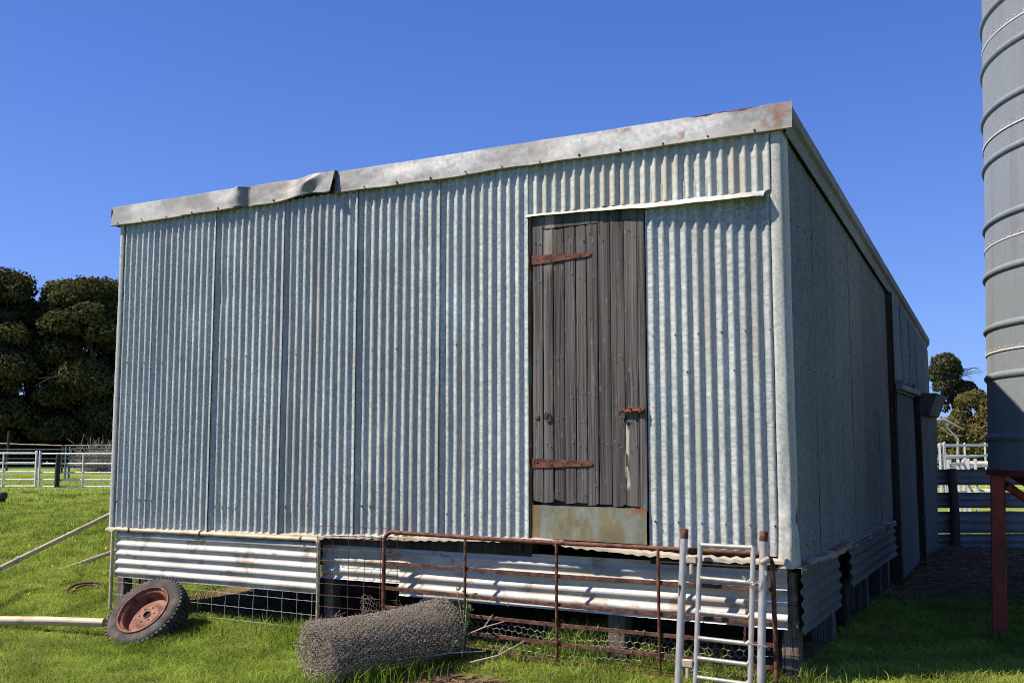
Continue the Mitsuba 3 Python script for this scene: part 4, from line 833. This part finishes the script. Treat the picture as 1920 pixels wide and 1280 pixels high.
def crown_points(puffs, per_area, g):
    out, idx, nr = [], [], []
    for k, (c, r, fl) in enumerate(puffs):
        n = int(per_area * r * r); u = g.normal(0, 1, (n, 3)); u /= np.linalg.norm(u, axis=1, keepdims=True); u = u[u[:, 2] > -0.6]
        rr = r * (1 - 0.30 * g.random(len(u)) ** 2.0); bump = 1 + 0.22 * (meshkit.fbm(u * 3.2 + k * 9.1, 3, k) - 0.5) * 2
        out.append(np.array(c) + u * (rr * bump)[:, None] * [1, 1, fl]); idx.append(np.full(len(u), k)); nr.append(u)
    global NRM; NRM = np.vstack(nr)
    return np.vstack(out), np.concatenate(idx)
def tree(name, base, height, rad, label, group, npuff, leaf, cols, seed, dens, trunks=1, lowest=0.25, lean=(0, 0), puff=(0.9, 1.7), flat=0.7, dead=0):
    g = np.random.default_rng(seed); k = thing(name, label, 'tree', group); base = np.array(base, float); puffs = []
    for i in range(npuff):
        t = lowest + (1 - lowest) * g.random() ** 0.8; a = g.uniform(0, 6.283); rr = rad * math.sqrt(max(0.05, 1 - ((t - 0.55) / 0.52) ** 2)) * (0.55 + 0.45 * g.random())
        r = g.uniform(*puff); z = height * t - r * flat
        puffs.append((base + [rr * math.cos(a) + lean[0] * t, rr * math.sin(a) + lean[1] * t, max(z, 0.6)], r, flat))
    for i in range(max(3, npuff // 5)):
        a = g.uniform(0, 6.283); rr = rad * 0.45 * g.random(); r = g.uniform(*puff) * 1.1; puffs.append((base + [rr * math.cos(a) + lean[0], rr * math.sin(a) + lean[1], height - r * flat - 0.8 * g.random()], r, flat))
    C, idx = crown_points(puffs, dens, g); C = C + g.normal(0, 0.09, C.shape); q = C[:, 2] > 0.2; C = C[q]; idx = idx[q]; v, f = leaf_cards(C, leaf, 0.5, seed, 0.75, NRM[q])
    tone = g.random(len(puffs)); t = np.clip(0.65 * g.random(len(C)) + 0.35 * tone[idx[:len(C)]], 0, 1)[:, None]; col = np.array(cols[0]) * (1 - t) + np.array(cols[1]) * t
    obj('crown', (v, f), 'mat_leaf', k, color=np.repeat(col, 4, 0))
    mb = MB()
    for i in range(trunks):
        a = g.uniform(0, 6.283); o_ = np.array([math.cos(a), math.sin(a), 0]) * (0 if trunks == 1 else rad * 0.6 * g.random()); sway = g.normal(0, 0.6, (6, 3)) * [1, 1, 0]; sway[0] = 0
        h = height * g.uniform(0.55, 0.8); p = [base + o_ * (1 + t * 0.6) + sway[j] * t + np.array([lean[0] * t, lean[1] * t, h * t - 0.2]) for j, t in enumerate(np.linspace(0, 1, 6))]
        r0 = (0.025 if trunks > 1 else 0.04) * height; tube(mb, p, np.linspace(r0, r0 * 0.3, 6), 8)
        for b in range(5):
            j = g.integers(2, 6); tgt = puffs[g.integers(len(puffs))][0]; tube(mb, [p[j], (p[j] + tgt) / 2 + g.normal(0, 0.3, 3), tgt], [r0 * 0.4, r0 * 0.25, r0 * 0.1], 5)
    obj('trunk', mb, 'mat_bark', k, smooth=40)
    if dead:
        mb = MB()
        for i in range(dead):
            p = base + np.array([g.uniform(-0.5, 0.9) * rad, -rad * g.uniform(0.75, 1.0), height * g.uniform(0.42, 0.72)]); d = g.normal(0, 1, 3) * [1, 0.4, 0.45] + [-1.0, -0.5, -0.15]
            q = p + d * g.uniform(0.8, 1.6); tube(mb, [p, (p + q) / 2 + g.normal(0, .15, 3), q], [0.05, 0.035, 0.012], 5); tube(mb, [(p + q) / 2, (p + q) / 2 + d * 0.5 + g.normal(0, .4, 3)], [0.03, 0.01], 5)
        obj('dead_branch', mb, 'mat_dead', k, label='bare grey branches among the leaves')
    return k
gT = 'dark paddock trees left of the shed'
OL = [(0.048, 0.055, 0.020), (0.155, 0.152, 0.062)]
def at3(px, dep): return (*at(px, dep), 0.0)
tree('paddock_tree', at3(-40, 64), 12.7, 3.9, 'dense dark tree cut by the left edge of the photo, with bare grey branches', gT, 60, 0.24, OL, 5, 900, 6, 0.10, dead=16)
tree('paddock_tree', at3(160, 66), 12.2, 3.8, 'dense olive green tree with a lumpy domed top, beside the left edge of the shed', gT, 64, 0.24, OL, 6, 900, 6, 0.12, dead=4)
tree('paddock_tree', at3(300, 70), 12.6, 4.3, 'dense dark tree mostly hidden behind the left end of the shed', gT, 44, 0.34, OL, 7, 420, 4, 0.12)
tree('paddock_tree', at3(60, 74), 11.2, 4.0, 'dark tree standing behind and between the two front trees', gT, 60, 0.36, OL, 8, 420, 5, 0.06)
tree('paddock_tree', at3(-190, 68), 13.0, 4.2, 'dark tree outside the left edge of the photo, next in the row', gT, 40, 0.40, OL, 9, 260, 3, 0.12)
g = np.random.default_rng(3)
puffs = [((*at(px, dep), g.uniform(0.2, 2.6)), g.uniform(0.8, 1.5), 0.9) for px, dep in zip(g.uniform(-260, 420, 80), g.uniform(70, 80, 80))]
C, ii = crown_points(puffs, 420, g); C = C[C[:, 2] > 0]; v, f = leaf_cards(C, 0.30, 0.4, 4); t = g.random(len(C))[:, None]
obj('undergrowth', (v, f), 'mat_leaf', color=np.repeat(np.array([0.018, 0.018, 0.009]) * (1 - t) + np.array([0.05, 0.042, 0.022]) * t, 4, 0), kind='stuff', label='dark tangled undergrowth below the paddock trees', category='undergrowth')
mb = MB()
for px_ in g.uniform(-220, 330, 45):
    p_ = np.array(at3(px_, g.uniform(62.5, 66))); h_ = g.uniform(2.5, 5.5); k1 = g.normal(0, 0.35, 3) * [1, 1, 0]; tube(mb, [p_, p_ + k1 + [0, 0, h_ * 0.5], p_ + k1 * 1.5 + g.normal(0, .4, 3) * [1, 1, 0] + [0, 0, h_]], [0.05, 0.035, 0.015], 5)
obj('sapling_stems', mb, 'mat_timber_dark', kind='stuff', smooth=40, label='thin bare stems crowded along the foot of the paddock trees', category='stems')
# dry twiggy bush left of the shed
db_ = thing('dry_bush', 'pale leafless bush before the dark trees, beside the left edge of the shed', 'bush'); b0_ = np.array(at3(192, 50)); P, Q = [], []
for i in range(260):
    d = g.normal(0, 1, 3) * [1, 1, 0.5] + [0, 0, 1.1]; d /= np.linalg.norm(d); l = g.uniform(0.6, 1.6); p = b0_ + g.normal(0, 0.25, 3) * [1, 1, 0]; q = p + d * l; P.append(p); Q.append(q)
    for j in range(4): t = g.uniform(0.4, 1); e = d + g.normal(0, 0.6, 3); P.append(p + (q - p) * t); Q.append(p + (q - p) * t + e * 0.35)
obj('twig', segs(P, Q, 0.009, 3), 'mat_dead', db_)
# trees at the right
EU = [(0.045, 0.055, 0.024), (0.15, 0.155, 0.07)]
k = thing('gum_tree', 'gum tree with a leaning bushy crown and a bare side branch, beyond the white yards', 'tree'); eb_ = np.array(at3(1800, 45)); R2 = np.array([0.883, 0.469, 0]); F2 = np.array([-0.469, 0.883, 0]); m_ = 45 / 1883
def eup(px, py, f_=0.0): return np.array([*at(px, 45), 1.45 + (828 - py) * m_]) + F2 * f_
pf = [(eup(1775, 680), 0.62, 0.85), (eup(1758, 700), 0.5, 0.85), (eup(1790, 690, 0.3), 0.5, 0.8), (eup(1765, 722, -0.2), 0.45, 0.9), (eup(1787, 712), 0.4, 0.8), (eup(1812, 728, 0.3), 0.6, 0.75), (eup(1830, 742, 0.2), 0.5, 0.8), (eup(1800, 745), 0.45, 0.8), (eup(1772, 745), 0.3, 1.2), (eup(1768, 762), 0.25, 1.3)]
C, ii = crown_points(pf, 4600, g); v, f = leaf_cards(C, 0.15, -0.3, 12, 0.5, NRM, 0.9); t = np.clip(g.random(len(C)), 0, 1)[:, None]; obj('crown', (v, f), 'mat_leaf', k, color=np.repeat(np.array(EU[0]) * (1 - t) + np.array(EU[1]) * t, 4, 0))
mb = MB(); tube(mb, [eb_, eup(1796, 800), eup(1786, 750), eup(1778, 700)], [0.2, 0.16, 0.1, 0.05], 8); tube(mb, [eup(1790, 765), eup(1808, 740), eup(1826, 735)], [0.1, 0.06, 0.03], 6); obj('trunk', mb, 'mat_bark', k, smooth=40)
mb = MB()
for i in range(4): y0 = 688 + 4 * i; tube(mb, [eup(1788, 706 + i), eup(1810, y0 + g.uniform(-3, 3)), eup(1828, y0 - 4 + g.uniform(-4, 4)), eup(1846 + g.uniform(-6, 4), y0 + g.uniform(-6, 6))], [0.03, 0.02, 0.013, 0.006], 5); tube(mb, [eup(1810, y0), eup(1824, y0 + g.uniform(4, 14))], [0.012, 0.005], 4)
obj('bare_branch', mb, 'mat_timber_dark', k, label='bare dark branches reaching right')
SB = [(0.075, 0.074, 0.024), (0.24, 0.215, 0.085)]
def bush(px, dep, w, h, label, seed, cols=SB, leaf=0.13, dens=1500, n=14):
    g = np.random.default_rng(seed); k = thing('bush', label, 'bush', 'bushes behind the white yards'); c0 = np.array(at3(px, dep)); pf = []
    for i in range(n):
        t = g.random(); a = g.uniform(0, 6.28); rr = w * (1 - 0.5 * t) * g.random() ** 0.5; pf.append((c0 + [rr * math.cos(a), rr * math.sin(a), 0.3 + (h - 0.7) * t], g.uniform(0.4, 0.65), 0.85))
    C, ii = crown_points(pf, dens * 2, g); q = C[:, 2] > 0.02; C = C[q]; v, f = leaf_cards(C, leaf * 1.15, 0.1, seed, 0.5, NRM[q], 0.9); t = g.random(len(C))[:, None]; obj('foliage', (v, f), 'mat_leaf', k, color=np.repeat(np.array(cols[0]) * (1 - t) + np.array(cols[1]) * t, 4, 0))
    mb = MB()
    for i in range(6): tube(mb, [c0, c0 + (np.array(pf[i][0]) - c0) * 0.5 + g.normal(0, .1, 3), pf[i][0]], [0.05, 0.035, 0.015], 5)
    obj('stem', mb, 'mat_bark', k)
bush(1822, 43, 1.0, 3.7, 'tall olive bush between the gum tree and the silo', 21)
bush(1800, 41, 0.9, 2.5, 'rounded yellowish bush in front of the gum tree trunk', 22)
bush(1855, 42, 1.1, 3.4, 'olive bush mostly hidden behind the silo', 23)
bush(1745, 42, 0.9, 2.2, 'low grey-green bush beside the far corner of the shed', 24, [(0.05, 0.052, 0.025), (0.14, 0.13, 0.075)])
bush(1700, 46, 1.4, 2.2, 'low bush hidden behind the far end of the shed', 25)
bush(1930, 47, 1.6, 3.6, 'bush hidden behind the silo', 26)
mb = MB(); q0 = np.array(at3(1750, 40)); tube(mb, [q0 + R2 * -0.2 + [0, 0, 2.35], q0 + R2 * 0.35 + [0, 0, 2.4], q0 + R2 * 0.75 + [0, 0, 2.2], q0 + R2 * 1.15 + [0, 0, 2.0]], [0.05, 0.07, 0.06, 0.03], 6); tube(mb, [q0 + R2 * 0.2 + [0, 0, 2.4], q0 + R2 * 0.9 + [0, 0, 1.65], q0 + R2 * 0.5 + [0.3, 0, 0]], [0.04, 0.05, 0.06], 6); tube(mb, [q0 + R2 * 0.1 + [0, 0, 2.2], q0 + R2 * 0.6 + [0, 0, 1.8], q0 + R2 * 1.1 + [0, 0, 1.75]], [0.03, 0.04, 0.02], 5)
obj('dead_tree', mb, 'mat_dead', smooth=40, label='pale fallen dead branches in front of the bushes behind the white yards', category='tree')
# far tree line so that the paddock ends in vegetation
pf = [((*at(px, dep), g.uniform(0.3, 2.5)), g.uniform(1.2, 2.6), 0.9) for px, dep in zip(g.uniform(-1900, 2600, 230), g.uniform(120, 150, 230))]
C, ii = crown_points(pf, 60, g); C = C[C[:, 2] > 0]; v, f = leaf_cards(C, 0.5, 0.3, 14); t = g.random(len(C))[:, None]
obj('tree_line', (v, f), 'mat_leaf', color=np.repeat(np.array(OL[0]) * (1 - t) + np.array(OL[1]) * t, 4, 0), kind='stuff', label='far line of trees along the end of the paddock', category='trees')

# ================================================================== grass
def blades(x, y, h, w, cols, seed, lean=0.45, z=None):
    g = np.random.default_rng(seed); n = len(x); a = g.uniform(0, 6.283, n); b = g.uniform(0, 6.283, n); l = h * lean * g.uniform(0.2, 1.5, n)
    base = np.stack([x, y, gz(x, y) - 0.01 if z is None else z], -1); sd_ = np.stack([np.cos(a), np.sin(a), 0 * a], -1) * (w / 2)[:, None]; ln = np.stack([np.cos(b), np.sin(b), 0 * b], -1) * l[:, None]
    mid = base + ln * 0.35 + np.stack([0 * h, 0 * h, h * 0.6], -1); tip = base + ln + np.stack([0 * h, 0 * h, h * g.uniform(0.75, 1.0, n)], -1)
    v = np.stack([base - sd_, base + sd_, mid + sd_ * 0.75, mid - sd_ * 0.75, tip], 1).reshape(-1, 3)
    f = (np.array([[0, 1, 2], [0, 2, 3], [3, 2, 4]])[None] + (np.arange(n) * 5)[:, None, None]).reshape(-1, 3); return v, f, np.repeat(cols, 5, 0)
def gcol(g, n, x, y, fresh=0.5):
    p = meshkit.fbm(np.stack([x * 1.1, y * 1.1, 0 * x], -1), 4, 5); t = np.clip(0.5 * g.random(n) + 0.9 * (p - 0.25), 0, 1)[:, None]
    q = meshkit.fbm(np.stack([x * 4.3, y * 4.3, 0 * x + 2], -1), 3, 8); dk = (0.62 + 0.6 * np.clip((q - 0.30) * 2.4, 0, 1))[:, None]
    c = np.array([0.21, 0.35, 0.045]) * (1 - t) + np.array([0.53, 0.64, 0.125]) * t; c = c * dk; dry = (g.random(n) < 0.03 + 0.16 * np.clip(meshkit.fbm(np.stack([x * 1.7, y * 1.7, 0 * x + 9], -1), 3, 4) * 3 - 1.6, 0, 1))[:, None]; return np.where(dry, np.array([0.40, 0.36, 0.19]) * (0.6 + 0.5 * g.random((n, 1))), c)
def bare(x, y):
    ins = (x > 0.05) & (x < 6.0) & (y > 0.12 + 0.25 * meshkit.noise(np.stack([x * 4, 0 * x, 0 * x], -1))) & (y < 8.4)
    straw = (x > 5.9) & (x < 12) & (y > 3.9 + 0.7 * meshkit.noise(np.stack([x * 2, 0 * x, 0 * x], -1))) & (y < 9.0)
    dirt = np.sqrt((x - 3.98) ** 2 * 0.8 + ((y + 0.66) * 1.9) ** 2) + 0.35 * (meshkit.fbm(np.stack([x * 7, y * 7, 0 * x], -1), 3) - 0.5) < 0.42
    return ins | straw | dirt
def inview(x, y, margin):
    dx, dy = x - CAM[0], y - CAM[1]; f_ = -0.4694 * dx + 0.883 * dy; r_ = 0.883 * dx + 0.469 * dy
    return (f_ > 4.6) & (np.abs(r_) < 0.51 * f_ + margin), f_
def field(x0, x1, y0, y1, n, seed, far=False):
    g = np.random.default_rng(seed); x, y = g.uniform(x0, x1, n), g.uniform(y0, y1, n); ok, d = inview(x, y, 1.5); ok &= ~bare(x, y); x, y, d = x[ok], y[ok], d[ok]
    keep = g.random(len(x)) < np.clip((9.0 / d) ** 1.6, 0.03, 1); x, y, d = x[keep], y[keep], d[keep]
    pt = meshkit.fbm(np.stack([x * 2.2, y * 2.2, 0 * x + 3], -1), 3, 9); h = (0.028 + 0.045 * np.clip(pt * 1.5 - 0.2, 0, 1)) * g.uniform(0.6, 1.5, len(x)); w = 0.0045 * np.clip(d / 8, 1, 4) * g.uniform(0.7, 1.4, len(x))
    return blades(x, y, h, w, gcol(g, len(x), x, y), seed + 1, 1.15)
vs, fs, cs, nn = [], [], [], 0
for a in (field(-1.5, 10.5, -3.2, 4.0, 330000, 31), field(-14, 0, -4.0, 12, 520000, 32), field(-34, -8, 4, 24, 420000, 33), field(6.0, 13, 3.5, 16, 60000, 34)):
    vs.append(a[0]); fs.append(a[1] + nn); cs.append(a[2]); nn += len(a[0])
def tufts(cx, cy, n, spread, h0, h1, seed, w=0.007):
    g = np.random.default_rng(seed); x = cx + g.normal(0, spread, n); y = cy + g.normal(0, spread, n); h = g.uniform(h0, h1, n); return blades(x, y, h, w * g.uniform(0.7, 1.3, n), gcol(g, n, x, y) * [0.95, 1.0, 0.9], seed, 0.55)
tl = [(4.42, 0.13, 160, .09, .12, .32), (4.62, 0.16, 160, .08, .12, .34), (4.30, 0.02, 120, .09, .08, .2), (4.70, 0.05, 110, .06, .1, .28), (5.02, 0.1, 80, .05, .1, .22), (5.28, 0.0, 90, .06, .08, .2), (5.5, 0.05, 60, .06, .08, .22), (4.1, -.1, 110, .1, .06, .16), (2.05, -0.12, 110, .12, .06, .16), (2.45, -.35, 130, .1, .08, .2), (2.3, -.15, 90, .08, .08, .22), (1.6, -.3, 110, .14, .05, .12), (0.9, -.62, 130, .14, .05, .12), (1.35, -.72, 150, .12, .05, .12), (0.2, .1, 80, .1, .06, .2), (-.1, .25, 90, .12, .08, .22), (-0.4, .5, 90, .2, .08, .2), (3.25, -1.3, 150, .12, .05, .15), (3.6, -1.0, 150, .14, .06, .2), (3.75, -.7, 80, .09, .06, .2), (3.45, -1.22, 90, .1, .1, .24), (6.12, -.12, 60, .05, .06, .22), (5.7, -.15, 60, .1, .05, .16), (6.3, .3, 60, .2, .05, .14), (4.55, -.3, 140, .16, .05, .13), (4.9, -.3, 140, .16, .05, .13), (0.5, .6, 60, .15, .06, .2), (0.6, 0.25, 80, 0.12, 0.05, 0.18)]
for q, t in enumerate(tl): a = tufts(*t, 300 + q); vs.append(a[0]); fs.append(a[1] + nn); cs.append(a[2]); nn += len(a[0])
for q in range(60):
    g = np.random.default_rng(900 + q); d = g.uniform(7.5, 30); s = g.uniform(-0.51, -0.36); c = CAM[:2] + d * np.array([-0.4694, 0.883]) + d * s * np.array([0.883, 0.469])
    a = tufts(c[0], c[1], 40, 0.12, 0.05, 0.16, 400 + q, 0.007 * max(1, d / 9)); vs.append(a[0]); fs.append(a[1] + nn); cs.append(a[2]); nn += len(a[0])
obj('grass', (np.vstack(vs), np.vstack(fs)), 'mat_grass', color=np.vstack(cs), kind='stuff', label='short bright green paddock grass with taller tufts along the shed', category='grass')
# straw and twigs on the bare ground behind
g = np.random.default_rng(77); n = 8000; x, y = g.uniform(5.95, 11, n), g.uniform(3.6, 8.9, n); n = len(x); a = g.uniform(0, 3.14, n); l = g.uniform(0.05, 0.3, n); z = gz(x, y) + g.uniform(0.0, 0.05, n)
P = np.stack([x, y, z], -1); Q = P + np.stack([np.cos(a) * l, np.sin(a) * l, g.normal(0, 0.025, n)], -1); v, f = segs(P, Q, 0.0035, 3); t = g.random(n)[:, None]
obj('straw', (v, f), 'mat_dry', color=np.repeat(np.array([0.13, 0.088, 0.055]) * (1 - t) + np.array([0.38, 0.28, 0.18]) * t, 6, 0), kind='stuff', label='dry straw littering the bare ground beside the sliding door', category='straw')
n = 900; x, y = g.uniform(0.1, 5.9, n), g.uniform(0.1, 4.5, n); a = g.uniform(0, 3.14, n); l = g.uniform(0.04, 0.25, n); P = np.stack([x, y, gz(x, y) + 0.005], -1); Q = P + np.stack([np.cos(a) * l, np.sin(a) * l, g.uniform(0, 0.02, n)], -1)
n2 = 260; x2, y2 = 3.98 + g.normal(0, .28, n2), -0.66 + g.normal(0, .14, n2); a2 = g.uniform(0, 3.14, n2); l2 = g.uniform(0.02, 0.09, n2); P2 = np.stack([x2, y2, gz(x2, y2) + 0.004], -1); Q2 = P2 + np.stack([np.cos(a2) * l2, np.sin(a2) * l2, g.uniform(0, 0.012, n2)], -1)
v, f = segs(np.vstack([P, P2]), np.vstack([Q, Q2]), 0.0028, 3); t = g.random(n + n2)[:, None]
obj('litter', (v, f), 'mat_dry', color=np.repeat(np.array([0.07, 0.05, 0.035]) * (1 - t) + np.array([0.26, 0.2, 0.13]) * t, 6, 0), kind='stuff', label='dry stalks and twigs on the bare soil under the shed', category='litter')
fl_ = g.uniform(0, 1, (70, 2)); dd_ = 8 + 12 * fl_[:, 0] ** 1.5; ss_ = -0.51 + 0.14 * fl_[:, 1]; c = CAM[:2] + dd_[:, None] * np.array([-0.4694, 0.883]) + (dd_ * ss_)[:, None] * np.array([0.883, 0.469])
v, f = leaf_cards(np.stack([c[:, 0], c[:, 1], gz(c[:, 0], c[:, 1]) + 0.07], -1), 0.035, 0.0, 6, 0.9); obj('yellow_flowers', (v, f), 'mat_leaf', color=np.tile([0.75, 0.62, 0.10], (len(v), 1)), kind='stuff', label='small yellow flowers scattered in the grass', category='flowers')
# weed and fallen sticks at the gate
wd = thing('thistle_weed', 'leafy weed growing up through the left part of the rusty gate', 'weed'); g = np.random.default_rng(55); mb = MB(); lc = []
for i in range(7):
    b = np.array([3.80 + g.normal(0, .03), -0.17 + g.normal(0, .03), -0.01]); tp_ = b + [g.normal(0, .11), g.normal(0, .05), g.uniform(0.22, 0.46)]; tube(mb, [b, (b + tp_) / 2 + g.normal(0, .015, 3), tp_], [0.006, 0.005, 0.003], 5)
    lc += [b + (tp_ - b) * t + g.normal(0, 0.025, 3) for t in np.linspace(0.35, 1, 15)]
obj('stem', mb, 'mat_dead', wd); lc = np.array(lc); v, f = leaf_cards(lc, 0.055, 0.2, 8, 0.5); obj('leaves', (v, f), 'mat_leaf', wd, color=np.tile([0.11, 0.17, 0.05], (len(v), 1)), kind='stuff')
for i, (p, q, m2, lab) in enumerate((((3.84, -0.22, 0.13), (4.18, -0.30, 0.26), (4.0, -.26, .2), 'thin pale stick poking through the rusty gate beside the weed'), ((3.95, -0.36, -0.02), (4.32, -0.28, 0.14), (4.15, -.33, .04), 'crooked pale stick lying in the grass under the weed'), ((3.6, -.55, .0), (3.98, -.2, .03), (3.8, -.4, .035), 'thin dead stick on the ground between the netting roll and the gate'))):
    mb = MB(); tube(mb, [p, m2, q], [0.006, 0.005, 0.003], 6); tube(mb, [m2, np.array(m2) + [0.06, 0.02, 0.09]], [0.005, 0.002], 5); obj('stick', mb, 'mat_dead', label=lab, category='stick', smooth=40)
